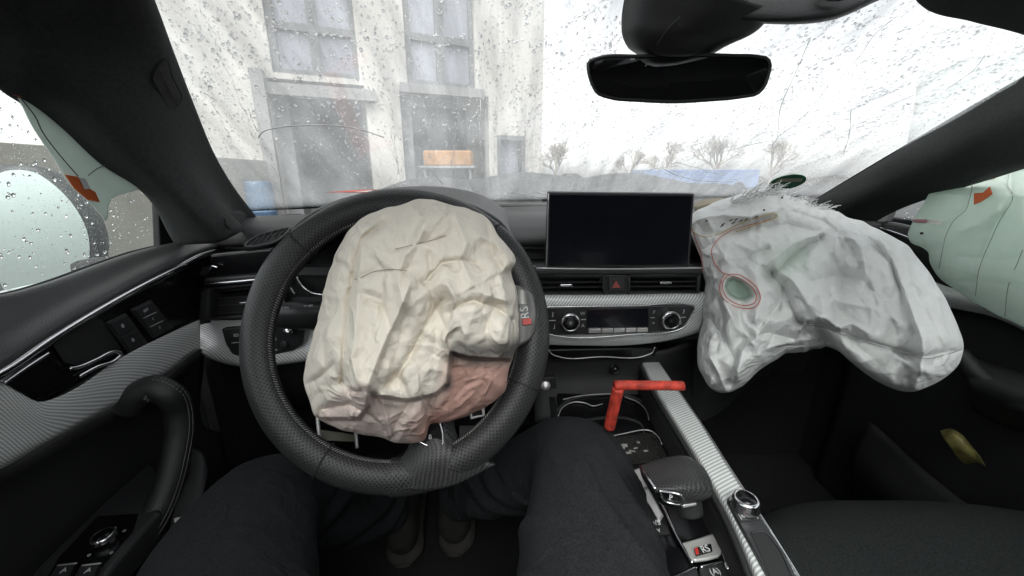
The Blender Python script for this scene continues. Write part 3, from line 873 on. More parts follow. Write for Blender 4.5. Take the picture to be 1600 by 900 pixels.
dash = loft('dashboard', body_rows, M['plastic'], car, n=41, curved=False, solid=.004, smooth=False, bevel=.0)
pad = loft('dash_pad', pad_rows, M['pad'], dash, n=80, m=40, solid=.004)
# firewall, floor, tunnel floor, kick panels
box('floor_pan', (.2, .2, -.93), 1.66, 2.2, .04, M['carpet'], car, bevel=.0)
box('firewall', (.2, 1.12, -.52), 1.60, .03, .82, M['carpet'], car, bevel=.0)
box('rear_bulkhead', (.2, -1.45, -.52), 1.6, .05, .86, M['carpet'], car, bevel=0)
box('rear_panel', (.2, -1.52, -.3), 1.7, .04, .35, M['headliner'], car, bevel=0)
for sx_ in (-.67, 1.06): box('quarter_panel', (sx_, -1.1, -.32), .04, .85, .40, M['headliner'], car, bevel=0)
for sx_ in (-.63, 1.0): box('kick_panel', (sx_, .92, -.52), .04, .42, .84, M['carpet'], car, bevel=0)
box('kick_panel', (-.565, .88, -.55), .03, .45, .72, M['carpet'], car, bevel=0)
box('rear_seat', (.2, -1.15, -.42), 1.3, .22, .75, M['seatcloth'], car, bevel=.06, bseg=4, rot=Matrix.Rotation(R(-14), 3, 'X'))
# instrument binnacle hood and dark cluster recess
hood_o = [(446, 398), (458, 362), (492, 334), (545, 316), (610, 309), (690, 313), (748, 328), (785, 352), (808, 388)]
hood_r = [[PY(x, y, .60) for x, y in hood_o],
          [PY(x, y, .64) + Vector((0, 0, .004)) for x, y in hood_o],
          [Vector((p.x, .90, p.z + .002 - .004 * abs(p.x + .14))) for p in [PY(x, y, .64) for x, y in hood_o]],
          [Vector((p.x, 1.02, -.078)) for p in [PY(x, y, .64) for x, y in hood_o]]]
hood_in = [[PY(x, y, .60) for x, y in hood_o], [PY(618 + (x - 618) * .95, 420 + (y - 420) * .93, .605) for x, y in hood_o], [PY(618 + (x - 618) * .85, 420 + (y - 420) * .8, .70) for x, y in hood_o]]
bn = loft('instrument_hood', hood_r, M['pad'], dash, n=50, m=12, solid=.003, soff=0)
loft('hood_lining', hood_in, M['dark'], bn, n=50, m=10, solid=.002, soff=0)
ic = slab('instrument_cluster', [PY(x, y, .70) for x, y in [(470, 350), (560, 330), (700, 330), (780, 370), (790, 470), (470, 470)]], (0, .02, 0), M['gloss'], dash, bevel=.003)
tube('cluster_ring', [PY(x, y, .668) for x, y in [(459, 418), (464, 434), (474, 448), (487, 457), (502, 460), (530, 461)]], .0024, M['chrome'], ic, n=10)
tube('cluster_ring', [PY(x, y, .665) for x, y in [(760, 330), (772, 352), (776, 380), (770, 410)]], .0022, M['chrome'], ic, n=10)
slab('cluster_bezel', [PY(x, y, .672) for x, y in [(440, 400), (458, 398), (464, 440), (486, 464), (505, 466), (505, 480), (440, 486), (425, 470)]], (0, .012, 0), M['button'], ic, bevel=.002)
tube('bezel_strip', [PY(447, 439, .655), PY(461, 460, .655)], .0022, M['chrome'], ic, n=8)
wh = lathe('dimmer_wheel', PY(444, 464, .654), (1, 0, 0), [(.010, -.004), (.012, -.003), (.012, .003), (.010, .004)], M['button'], dash, n=24)
tube('wheel_strip', [PY(443.5, 453, .640), PY(443.5, 475, .640)], .0007, M['mark'], wh, n=6)

YD = .640
def dpts(pp, y=YD): return [PY(a, b_, y) for a, b_ in pp]
# gloss strip, chrome strip and side vent left of the wheel
slab('gloss_strip', dpts([(327, 398), (425, 388), (440, 428), (322, 438)], .655), (0, .03, 0), M['gloss'], dash, bevel=.004)
tube('reflection_clip', dpts([(325, 424), (332, 416), (340, 418)], .648), .0016, M['chrome'], dash, n=8)
slab('vent_ledge', dpts([(318, 436), (440, 426), (440, 438), (316, 449)], .645), (0, .04, 0), M['button'], dash, bevel=.003)
tube('chrome_strip', dpts([(324, 444), (360, 441), (400, 437), (436, 433)], .640), .0024, M['chrome'], dash, n=10)
def vent(name, quad, nsl, y, tabs, dz=.0):
    # quad px: TL, TR, BR, BL
    v = slab(name, dpts(quad, y + .035), (0, .012, 0), M['dark'], dash, bevel=0)
    q = [Vector((a, b_, 0)) for a, b_ in quad]
    sl = []
    for i in range(nsl):
        f = (i + .5) / nsl
        a = q[0].lerp(q[3], f); b_ = q[1].lerp(q[2], f)
        A = PY(a.x, a.y, y + .012); B = PY(b_.x, b_.y, y + .012)
        n = 2
        dv = Vector((0, .018, -.0035)); th = Vector((0, 0, .0022))
        sl.append(([A - dv * .5, B - dv * .5, B + dv * .5, A + dv * .5, A - dv * .5 + th, B - dv * .5 + th, B + dv * .5 + th, A + dv * .5 + th],
                   [(0, 1, 2, 3), (7, 6, 5, 4), (0, 4, 5, 1), (1, 5, 6, 2), (2, 6, 7, 3), (3, 7, 4, 0)], [(0, 0)] * 8))
    multi('vent_slats', sl, M['button'], v, smooth=False)
    fr = []
    Q = dpts(quad, y)
    for i in range(4): fr.append(tube_data([Q[i], Q[(i + 1) % 4]], .0032, 8, res=4))
    multi('vent_frame', fr, M['plastic'], v)
    for (tx, ty, w) in tabs:
        tube('vent_tab', dpts([(tx - w, ty), (tx + w, ty - .5)], y - .001), .0026, M['chrome'], v, n=10, flat=.6)
    return v
vent('air_vent', [(322, 452), (440, 440), (436, 492), (316, 498)], 4, .650, [(382, 474, 8)])
slab('vent_end', dpts([(312, 456), (327, 450), (325, 499), (308, 500)], .640), (0, .03, 0), M['plastic'], dash, bevel=.004)
# centre vents and hazard switch
slab('vent_shelf', dpts([(836, 421), (1098, 420), (1098, 428), (836, 430)], .628), (0, .05, 0), M['plastic'], dash, bevel=.003)
tube('shelf_strip', dpts([(838, 419), (900, 420), (1000, 420), (1098, 418.5)], .626), .0013, M['alu'], dash, n=8)
tube('shelf_strip', dpts([(790, 417.5), (852, 416.5)], .66), .0020, M['chrome'], dash, n=8)
vent('air_vent', [(836, 430), (944, 430), (944, 460), (836, 461)], 4, .636, [(884.5, 446, 9)])
vent('air_vent', [(982, 430), (1092, 429), (1090, 459), (982, 459)], 4, .636, [(1040.5, 442, 9)])
hz = slab('hazard_switch', dpts([(944, 430), (980, 430), (980, 459.5), (945, 460)], .632), (0, .03, 0), M['button'], dash, bevel=.0015)
slab('switch_key', dpts([(950.5, 434), (976, 434), (975, 454), (952, 454)], .629), (0, .004, 0), M['plastic'], hz, bevel=.001)
TR = [dpts([(963, 438.5), (969.5, 449.5), (956.5, 449.5)], .6275), dpts([(963, 443), (966, 447.8), (960, 447.8)], .627)]
slab('warning_triangle', TR[0], (0, .0012, 0), mat('dull_red_print', (.40, .10, .08), .5), hz, bevel=0)
# weave trim band: left of the wheel and centre, one shaped bar each
def weave_bar(name, top, mid, bot, y0, y1, y2, parent=dash):
    return loft(name, [[PY(a, b_, y0 + .012) for a, b_ in [(x, y_ - 3) for x, y_ in top]], [PY(a, b_, y0) for a, b_ in top], [PY(a, b_, y1) for a, b_ in mid], [PY(a, b_, y2) for a, b_ in bot], [PY(a, b_ + 2, y2 + .015) for a, b_ in bot]], M['weavedoor'], parent, n=60, m=30, solid=.003)
lb = weave_bar('weave_trim', [(304, 507), (312, 500), (370, 496), (430, 491), (510, 488)], [(303, 525), (320, 530), (370, 532), (430, 532), (510, 530)], [(305, 541), (330, 556), (372, 568), (420, 567), (510, 556)], .668, .644, .632)
cb = loft('weave_trim', [[PY(a, b_, .640) for a, b_ in [(830, 461), (900, 462), (1000, 461), (1070, 459), (1100, 458)]],
                        [PY(a, b_, .630) for a, b_ in [(830, 465), (900, 465), (1000, 464), (1070, 463), (1102, 464)]],
                        [PY(a, b_, .6265) for a, b_ in [(830, 473), (900, 473), (1000, 472), (1075, 474), (1104, 478)]],
                        [PY(a, b_, .629) for a, b_ in [(830, 500), (900, 500), (1000, 500), (1075, 498), (1100, 495)]],
                        [PY(a, b_, .631) for a, b_ in [(830, 528), (900, 530), (985, 529), (1060, 520), (1094, 512)]],
                        [PY(a, b_, .638) for a, b_ in [(830, 536), (900, 538), (990, 537), (1062, 526), (1095, 516)]]], M['weave'], dash, n=60, m=40, solid=.003)
# light switch panel
lp_ = slab('light_switch_panel', dpts([(345, 514), (380, 511), (474, 504), (470, 540), (456, 549), (420, 556), (376, 558), (362, 554), (352, 538)], .628), (0, .012, 0), M['button'], dash, bevel=.003)
lathe('switch_knob', PY(453, 515, .627), (0, -1, .1), [(.0078, 0), (.0085, .003), (.0080, .008), (.006, .0095), (.0, .010)], M['chrome'], lp_)
lathe('switch_knob', PY(445, 538, .627), (0, -1, .1), [(.0066, 0), (.0068, .002), (.006, .0035), (.003, .004)], M['plastic'], lp_)
tube('switch_strip', dpts([(362, 536), (378, 534.5)], .6265), .0007, M['mark'], lp_, n=6)
for (x, y_, s_) in ((436, 510, '-D'), (424, 517, 'DE'), (428, 530, '=D'), (429, 547, 'O='), (369, 524, 'ED')):
    text('switch_symbol', s_, PY(x, y_, .6268), (1, 0, 0), (0, 0, 1), .0075, M['mark'], lp_)
# stalk
stk = loft('indicator_stalk', [[PY(424, 480, .59), PY(460, 474, .59), PY(500, 475, .60), PY(530, 476, .62)],
                      [PY(422, 487, .578), PY(460, 482, .578), PY(500, 481, .59), PY(530, 482, .61)],
                      [PY(422, 505, .578), PY(460, 507, .578), PY(500, 509, .59), PY(530, 506, .61)],
                      [PY(424, 509, .595), PY(460, 511, .595), PY(500, 513, .605), PY(530, 510, .62)]], M['button'], car, n=20, m=14, solid=.004)
for (x, y_, s_) in ((433, 496, 'o+'), (464, 490, '<>'), (465, 498, 'PE')):
    text('stalk_symbol', s_, PY(x, y_, .5765), (1, 0, 0), (0, 0, 1), .009, M['mark'], stk)
for (x, y_, s_) in ((444, 481, '=D ON'), (482, 478, '<> OFF')):
    text('stalk_symbol', s_, PY(x, y_, .574), (1, 0, 0), (0, 0, 1), .0045, M['mark'], stk)
# top defroster vent, left end of pad
dv = [(383, 384), (396, 372), (425, 362), (452, 357), (446, 366), (432, 377), (412, 383)]
def TOPZ(px, py): return PZ(px, py, -.0865)
dfv = slab('defroster_vent', [PL(x, y_, Vector((0, .70, -.100)), Vector((0, -.5, 1)).normalized()) for x, y_ in dv], (0, .0, -.004), M['dark'], dash, bevel=0)
bars = []
for f in (0, 1, 2, 3, 4):
    a = (396 + f * 11, 374 - f * 4 + 8); b_ = (404 + f * 11, 368 - f * 3.0)
    bars.append(tube_data([PL(a[0], a[1], Vector((0, .70, -.0985)), Vector((0, -.5, 1)).normalized()), PL(b_[0], b_[1], Vector((0, .70, -.0985)), Vector((0, -.5, 1)).normalized())], .0012, 6, res=3))
multi('vent_slats', bars, M['plastic'], dfv)
tube('vent_frame', [PL(x, y_, Vector((0, .70, -.0985)), Vector((0, -.5, 1)).normalized()) for x, y_ in dv], .0022, M['pad'], dfv, closed=True, n=8, res=50)

# climate panel
cpx = [(836, 481), (900, 479.5), (1000, 478), (1078, 477), (1085, 479), (1085, 484), (1074, 503), (1066, 512), (1052, 517), (1000, 520.5), (870, 524), (850, 519), (836, 512)]
cl = slab('climate_panel', dpts(cpx, .617), (0, .012, 0), M['button'], dash, bevel=.002)
tube('panel_rim', dpts([(840, 480), (900, 479), (1000, 477.5), (1076, 476), (1085.5, 478.5), (1085, 485), (1075, 503), (1065, 513), (1050, 518), (1000, 521.5), (872, 525), (852, 521)], .6155), .0011, M['chrome'], cl, n=8, res=120)
slab('display', dpts([(918, 483), (1013, 481), (1014, 511), (916, 513)], .6162), (0, .0015, 0), M['screen'], cl, bevel=.0004)
for (kx, ky) in ((890, 501.5), (1045, 498)):
    kb = lathe('temperature_knob', PY(kx, ky, .617), (0, -1, .06), [(.0165, 0), (.0165, .010), (.0155, .0125), (.0135, .0135), (.0128, .0125)], M['chrome'], cl, n=48)
    lathe('knob_face', PY(kx, ky, .617) + Vector((0, -.0122, .0007)), (0, -1, .06), [(.0128, 0), (.0126, .0012), (.010, .0018), (.0, .0019)], M['gloss'], kb, n=40)
kx = [908, 919.5, 939.5, 958.5, 977, 995, 1013, 1021]
for i in range(1, 6):
    slab('climate_key', dpts([(kx[i] + .6, 514.8 - i * .3), (kx[i + 1] - .6, 514.3 - i * .3), (kx[i + 1] - .6, 520.3 - i * .3), (kx[i] + .6, 521 - i * .3)], .612), (0, .008, 0), M['alu'], cl, bevel=.0006)
for (x0, x1, y_) in ((858, 868, 501), (907.5, 915.5, 499.5), (1016.5, 1023, 496.5), (1062, 1071.5, 496)):
    tube('key_strip', dpts([(x0, y_), (x1, y_ - .3)], .616), .0006, M['mark'], cl, n=6)
for (x, y_, s_) in ((864, 491, 'J'), (866.5, 510, 'J'), (910.5, 490, 'W'), (911, 509, 'A'), (1022, 488, 'F'), (1021, 505, '='), (1068.5, 486, 'J'), (1063, 505, '0')):
    text('key_symbol', s_, PY(x, y_, .6164), (1, 0, 0), (0, 0, 1), .0085, M['mark'] if s_ == 'J' else M['alu'], cl)
# tray outline, round sockets, start button
dw = slab('storage_drawer', dpts([(850, 546), (1030, 543), (1022, 560), (862, 562)], .640), (0, .03, 0), M['gloss'], dash, bevel=.003)
tube('drawer_rim', dpts([(856, 544), (862, 553), (874, 557.5), (940, 557.5), (1010, 555), (1019, 551), (1023, 542)], .6385), .0009, M['alu'], dw, n=8, res=80)
sb = PY(852, 601, .66)
s_ = slab('start_button_panel', dpts([(840, 592), (866, 588), (872, 612), (838, 616)], .655), (0, .02, 0), M['button'], dash, bevel=.003)
lathe('start_button', PY(852, 602, .653), (0, -1, .1), [(.0098, 0), (.0098, .003), (.0085, .0045), (.0, .005)], M['alu'], s_)
so = lathe('power_socket', PY(960, 576, .655), (0, -1, .3), [(.0088, 0), (.0088, .004), (.0072, .005), (.0070, .001), (0, .001)], M['gloss'], dash)

# screen
scq = [(856, 301), (1085, 303), (1084, 306), (1078, 412), (1076, 416), (853, 418), (852, 415)]
sn_ = Vector((0, 1, .10)).normalized()
s0 = PY(970, 360, .625)
sp = [PL(x, y_, s0, sn_) for x, y_ in [(856, 300.5), (1085, 303), (1077, 416.5), (852, 418.5)]]
scr = slab('screen', sp, sn_ * .014, M['plastic'], dash, bevel=.0012)
sp2 = [PL(x, y_, s0, sn_) - sn_ * .0012 for x, y_ in [(859.5, 304), (1081, 306), (1074, 413), (857, 415)]]
slab('screen_glass', sp2, sn_ * .0011, M['screen'], scr, bevel=.0003)
tube('screen_edge', [PL(857, 302, s0, sn_) - sn_ * .001, PL(853.5, 417, s0, sn_) - sn_ * .001], .0010, M['alu'], scr, n=6)
box('screen_stand', (s0.x, .66, s0.z - .07), .05, .03, .05, M['dark'], scr)

# lower dash knee panels (dark)
loft('knee_panel', [[(-.54, .70, -.30), (-.2, .69, -.31), (.08, .70, -.31)], [(-.54, .72, -.40), (-.2, .66, -.40), (.08, .72, -.40)], [(-.54, .80, -.52), (-.2, .78, -.52), (.08, .80, -.52)]], M['dark'], dash, n=20, m=14, solid=.006)
cf = loft('centre_fascia', [[PY(836, 545, .66), PY(940, 545, .66), PY(1040, 545, .66), PY(1080, 530, .68)], [PY(836, 590, .67), PY(940, 590, .67), PY(1030, 590, .67), PY(1080, 590, .70)], [PY(836, 660, .62), PY(940, 650, .62), PY(1030, 640, .64), PY(1080, 640, .70)]], M['dark'], dash, n=20, m=12, solid=.006)

# ================================================================ STEERING WHEEL
CW = P(618, 520, .46)
WU = Vector((0, sin(R(25)), cos(R(25)))); WN = Vector((0, -cos(R(25)), sin(R(25)))); WX = Vector((1, 0, 0))
RO = .1835
def wp(a, r, h=0.0):
    """wheel point: angle, radius, height towards the driver"""
    return CW + WX * (r * cos(a)) + WU * (r * .985 * sin(a)) + WN * h
NR, NS = 220, 20
V = []; uv = []; Fc = []
rc = RO - .0185
for i in range(NR + 1):
    a = 2 * pi * i / NR
    da = math.degrees(a)
    thick = 1.0 + .10 * math.exp(-((da - 150) / 16) ** 2) + .10 * math.exp(-((da - 35) / 16) ** 2) + .12 * math.exp(-(((da - 270) % 360) / 40) ** 2)
    for j in range(NS + 1):
        q = 2 * pi * j / NS
        rr = .0185 * thick * (1 + .05 * cos(2 * q)); hh = .0150
        V.append(wp(a, rc + rr * cos(q), hh * sin(q))); uv.append((a * rc, q * .0168))
for i in range(NR):
    for j in range(NS):
        A = i * (NS + 1) + j; Fc.append((A, A + 1, A + NS + 2, A + NS + 1))
wheel = mesh_obj('steering_wheel', V, Fc, M['leather'], car, uv=uv)
# leather seams across the rim and a stitched inner edge
for da in (137, 47, -22, -117):
    a = R(da)
    pts = [wp(a + .012 * sin(q * 1.0), rc + .0192 * cos(q) * (1.10 if da in (137, -117) else 1.03), .0157 * sin(q)) for q in [2 * pi * k / 16 for k in range(16)]]
    tube('rim_seam', pts, .0010, M['dark'], wheel, closed=True, n=6, res=60)
st = []
for k in range(300):
    a = 2 * pi * k / 300
    r1 = rc - .0178; 
    st.append(tube_data([wp(a, r1, .0075), wp(a + .012, r1 - .0020, .0030)], .00050, 4, res=2))
multi('stitching', st, M['thread'], wheel)
# hub and lower spoke
hub = lathe('hub', CW - WN * .055, WN, [(.075, -.03), (.080, 0), (.074, .02), (.055, .032), (.0, .036)], M['plastic'], wheel, sq=.9)
def wq(px, py, h): return PL(px, py, CW + WN * h, WN)
ls = loft('spoke', [[wq(640, 640, -.02), wq(650, 690, -.010), wq(640, 712, -.004), wq(600, 738, -.004), wq(575, 752, -.008)],
                    [wq(655, 640, -.012), wq(664, 695, .002), wq(660, 715, .006), wq(640, 738, .006), wq(620, 760, .004)],
                    [wq(690, 640, -.012), wq(696, 692, .002), wq(705, 712, .006), wq(705, 735, .006), wq(700, 755, .004)],
                    [wq(700, 640, -.02), wq(706, 680, -.010), wq(722, 708, -.004), wq(750, 716, -.002), wq(772, 722, -.006)]], M['leather'], wheel, n=30, m=24, solid=.008)
slab('spoke_button', [wq(x, y_, .010) for x, y_ in [(652, 652), (688, 646), (694, 690), (686, 699), (668, 695), (650, 687)]], -WN * .006, M['gloss'], wheel, bevel=.0015)
tube('button_trim', [wq(x, y_, .0105) for x, y_ in [(650, 687), (668, 696), (684, 700), (691, 696), (692, 685), (686, 655)]], .0010, M['chrome'], wheel, n=8, res=50)
text('spoke_symbol', 'B', wq(672, 683, .0105), WX, WU, .007, M['mark'], wheel)
# right spoke plate with badge
rs = loft('spoke_plate', [[wq(780, 448, .006), wq(800, 446, .014), wq(818, 452, .017), wq(828, 466, .012)],
                          [wq(776, 490, .008), wq(800, 492, .017), wq(822, 490, .0195), wq(833, 490, .014)],
                          [wq(778, 544, .006), wq(800, 546, .014), wq(818, 536, .017), wq(830, 518, .012)]], M['darkalu'], wheel, n=20, m=18, solid=.006)
badge = slab('badge', [wq(x, y_, .0275) for x, y_ in [(811, 475), (825, 475), (831, 507), (817, 509)]], -WN * .004, mat('badge_black', (.01, .01, .01), .25), wheel, bevel=.0004)
slab('badge_red', [wq(x, y_, .0278) for x, y_ in [(815.6, 498.5), (829.3, 497), (830.5, 506.2), (817.5, 508)]], WN * .0006, M['redmark'], badge, bevel=0)
text('badge_letters', 'RS', wq(820, 488.5, .0282), (WU * 1.0 + WX * -.12), (-WX), .0135, M['mark'], badge)
wheel_bits = slab('paddle', [wq(x, y_, -.03) for x, y_ in [(733, 640), (757, 636), (758, 650), (735, 656)]], -WN * .004, M['alu'], wheel, bevel=.001)
slab('paddle_face', [wq(x, y_, -.0295) for x, y_ in [(737, 643), (753, 640), (754, 648), (738, 651)]], WN * .0005, M['dark'], wheel, bevel=0)
# column shroud, bracket seen through the lower left gap
tube('column_shroud', [CW - WN * .05, CW - WN * .20 + Vector((0, 0, -.01))], .055, M['dark'], car, n=24)
br = tube('column_bracket', [wq(496, 652, -.06), wq(500, 690, -.06), wq(502, 700, -.07)], .0022, M['alu'], car, n=8)
slab('bracket_plate', [wq(500, 672, -.065), wq(556, 680, -.065), wq(556, 690, -.065), wq(501, 688, -.065)], -WN * .003, mat('dull_olive_plate', (.10, .10, .075), .5), br, bevel=0)
tube('bracket_rod', [wq(556, 676, -.06), wq(558, 700, -.06)], .0022, M['alu'], br, n=8)

# ================================================================ CLOTH BAGS
def star_sheet(cx, cy, poly, N, wig=0.0, seed=0):
    pp = spline([Vector((x, y, 0)) for x, y in poly], 720, True)
    rg = np.random.default_rng(seed)
    ang = np.array([math.atan2(p.y - cy, p.x - cx) for p in pp]); rad = np.array([math.hypot(p.x - cx, p.y - cy) for p in pp])
    o = np.argsort(ang); ang = ang[o]; rad = rad[o]
    if wig:
        for k in (9, 17, 29, 47): rad = rad + wig * rg.normal() * np.sin(k * ang + rg.uniform(0, 6)) / (k ** .4)
    ang = np.concatenate([ang - 2 * pi, ang, ang + 2 * pi]); rad = np.tile(rad, 3)
    g = np.linspace(-1, 1, N); A, B = np.meshgrid(g, g)
    U = A * np.sqrt(1 - B * B / 2); W = B * np.sqrt(1 - A * A / 2)
    r = np.sqrt(U * U + W * W); th = np.arctan2(W, U)
    Rb = np.interp(th, ang, rad)
    return cx + r * Rb * np.cos(th), cy + r * Rb * np.sin(th), np.clip(r, 0, 1)
def seg_dist(X, Y, line):
    """distance to a polyline and the signed side of it"""
    best = np.full(X.shape, 1e9); side = np.zeros(X.shape)
    for (x0, y0), (x1, y1) in zip(line[:-1], line[1:]):
        dx, dy = x1 - x0, y1 - y0; L2 = dx * dx + dy * dy
        t = np.clip(((X - x0) * dx + (Y - y0) * dy) / L2, 0, 1)
        qx, qy = X - x0 - t * dx, Y - y0 - t * dy
        d = np.hypot(qx, qy); s = np.sign(dx * (Y - y0) - dy * (X - x0))
        m_ = d < best; best = np.where(m_, d, best); side = np.where(m_, s, side)
    return best, side
def rays_np(X, Y):
    u = (X - 800) / F; v = (450 - Y) / F
    return np.stack([u, v * SN + CS, v * CS - SN], -1)
def smooth_noise(shape, cell, rg):
    n0 = (int(shape[0] / cell) + 3, int(shape[1] / cell) + 3)
    c = rg.normal(size=n0)
    yi = np.linspace(0, n0[0] - 2.001, shape[0]); xi = np.linspace(0, n0[1] - 2.001, shape[1])
    y0 = yi.astype(int); x0 = xi.astype(int); fy = (yi - y0)[:, None]; fx = (xi - x0)[None]
    fy = fy * fy * (3 - 2 * fy); fx = fx * fx * (3 - 2 * fx)
    return c[y0][:, x0] * (1 - fy) * (1 - fx) + c[y0 + 1][:, x0] * fy * (1 - fx) + c[y0][:, x0 + 1] * (1 - fy) * fx + c[y0 + 1][:, x0 + 1] * fy * fx
def relax(G, stretch, iters, pull, bend, pin, amp, seed):
    """excess cloth on a target shape: edges want to be longer than the shape allows, so it buckles into creases"""
    rg = np.random.default_rng(seed); X = G.copy()
    e1 = np.gradient(G, axis=0); e2 = np.gradient(G, axis=1); n = np.cross(e1, e2); n /= np.linalg.norm(n, axis=-1, keepdims=True) + 1e-12
    nz = np.zeros(G.shape[:2])
    for cell, a in ((26, 1.2), (13, .7), (6, .28), (3, .10)): nz += a * smooth_noise(G.shape[:2], cell, rg)
    X += n * (nz * amp * (1 - pin))[..., None]
    offs = [((1, 0), 1, 1), ((0, 1), 1, 1), ((1, 1), 1, .6), ((1, -1), 1, .6), ((2, 0), bend, .5), ((0, 2), bend, .5)]
    H, Wd = G.shape[:2]
    def sl(o):
        dy, dx = o
        a = (slice(0, H - dy), slice(0, Wd - dx) if dx >= 0 else slice(-dx, Wd)); b = (slice(dy, H), slice(dx, Wd) if dx >= 0 else slice(0, Wd + dx))
        return a, b
    st_ = 1 + stretch
    rest = []
    for o, k, w in offs:
        a, b = sl(o); s = st_ if np.isscalar(st_) else (st_[a] + st_[b]) / 2
        L = np.linalg.norm(G[b] - G[a], axis=-1) * s
        rest.append((a, b, L, k * w, o[0] + abs(o[1]) > 1 and o in ((2, 0), (0, 2))))
    free = (1 - pin)[..., None]
    for it in range(iters):
        for a, b, L, k, isb in rest:
            d = X[b] - X[a]; l = np.linalg.norm(d, axis=-1) + 1e-9
            c = (l - L) / l
            if isb: c = np.minimum(c, 0)
            c = (c * k * .33)[..., None] * d
            X[a] += c * free[a]; X[b] -= c * free[b]
        X += (G - X) * (pull + pin[..., None] * .2)
    return X
def facet_noise(X, Y, cell, an, rg):
    """flat facets meeting in sharp creases: linear interpolation on a warped triangle lattice"""
    th = rg.uniform(0, pi); o = rg.uniform(0, 50, 2)
    wx = sum(np.sin(X * rg.uniform(.5, 1.6) / cell + Y * rg.uniform(-1.5, 1.5) / cell + rg.uniform(0, 6)) for _ in range(3)) * cell * .16
    wy = sum(np.sin(X * rg.uniform(-1.5, 1.5) / cell + Y * rg.uniform(.5, 1.6) / cell + rg.uniform(0, 6)) for _ in range(3)) * cell * .16
    x = (X + wx) / cell + o[0]; y = (Y + wy) / (cell * an) + o[1]
    x, y = x * cos(th * .25) + y * sin(th * .25), -x * sin(th * .25) + y * cos(th * .25)
    s = (x + y) * .3660254; xs = x + s; ys = y + s
    i = np.floor(xs); j = np.floor(ys); fx = xs - i; fy = ys - j
    tab = rg.normal(size=(257, 257)); ii = i.astype(int) % 256; jj = j.astype(int) % 256
    v00 = tab[ii, jj]; v11 = tab[ii + 1, jj + 1]; v10 = tab[ii + 1, jj]; v01 = tab[ii, jj + 1]
    return np.where(fx > fy, v00 * (1 - fx) + v10 * (fx - fy) + v11 * fy, v00 * (1 - fy) + v01 * (fy - fx) + v11 * fx)
def upsample(C, shape):
    def ax(A, n):
        m = A.shape[0]; t = np.linspace(0, m - 1, n); i = np.clip(t.astype(int), 0, m - 2); f = (t - i).reshape((-1,) + (1,) * (A.ndim - 1))
        g = lambda k: A[np.clip(k, 0, m - 1)]
        p0, p1, p2, p3 = g(i - 1), g(i), g(i + 1), g(i + 2)
        return .5 * (2 * p1 + (p2 - p0) * f + (2 * p0 - 5 * p1 + 4 * p2 - p3) * f ** 2 + (3 * p1 - p0 - 3 * p2 + p3) * f ** 3)
    return ax(ax(C, shape[0]).swapaxes(0, 1), shape[1]).swapaxes(0, 1)
def multires(G, stretch, iters, pull, bend, pin, amp, seed):
    n = G.shape[0]; cur = G
    for lvl, (k, s, a) in enumerate(((3, .07, .5), (1, .06, .1))):
        m = (n - 1) // k + 1; ii = np.round(np.linspace(0, n - 1, m)).astype(int)
        Gc = cur[ii][:, ii]; pc_ = pin[ii][:, ii]
        if lvl: sel = (m // 2)
        Xc = relax(Gc, stretch * s, iters, pull, bend, pc_, amp * a, seed + 10 * lvl)
        cur = cur + upsample(Xc - Gc, (n, n))
    return cur
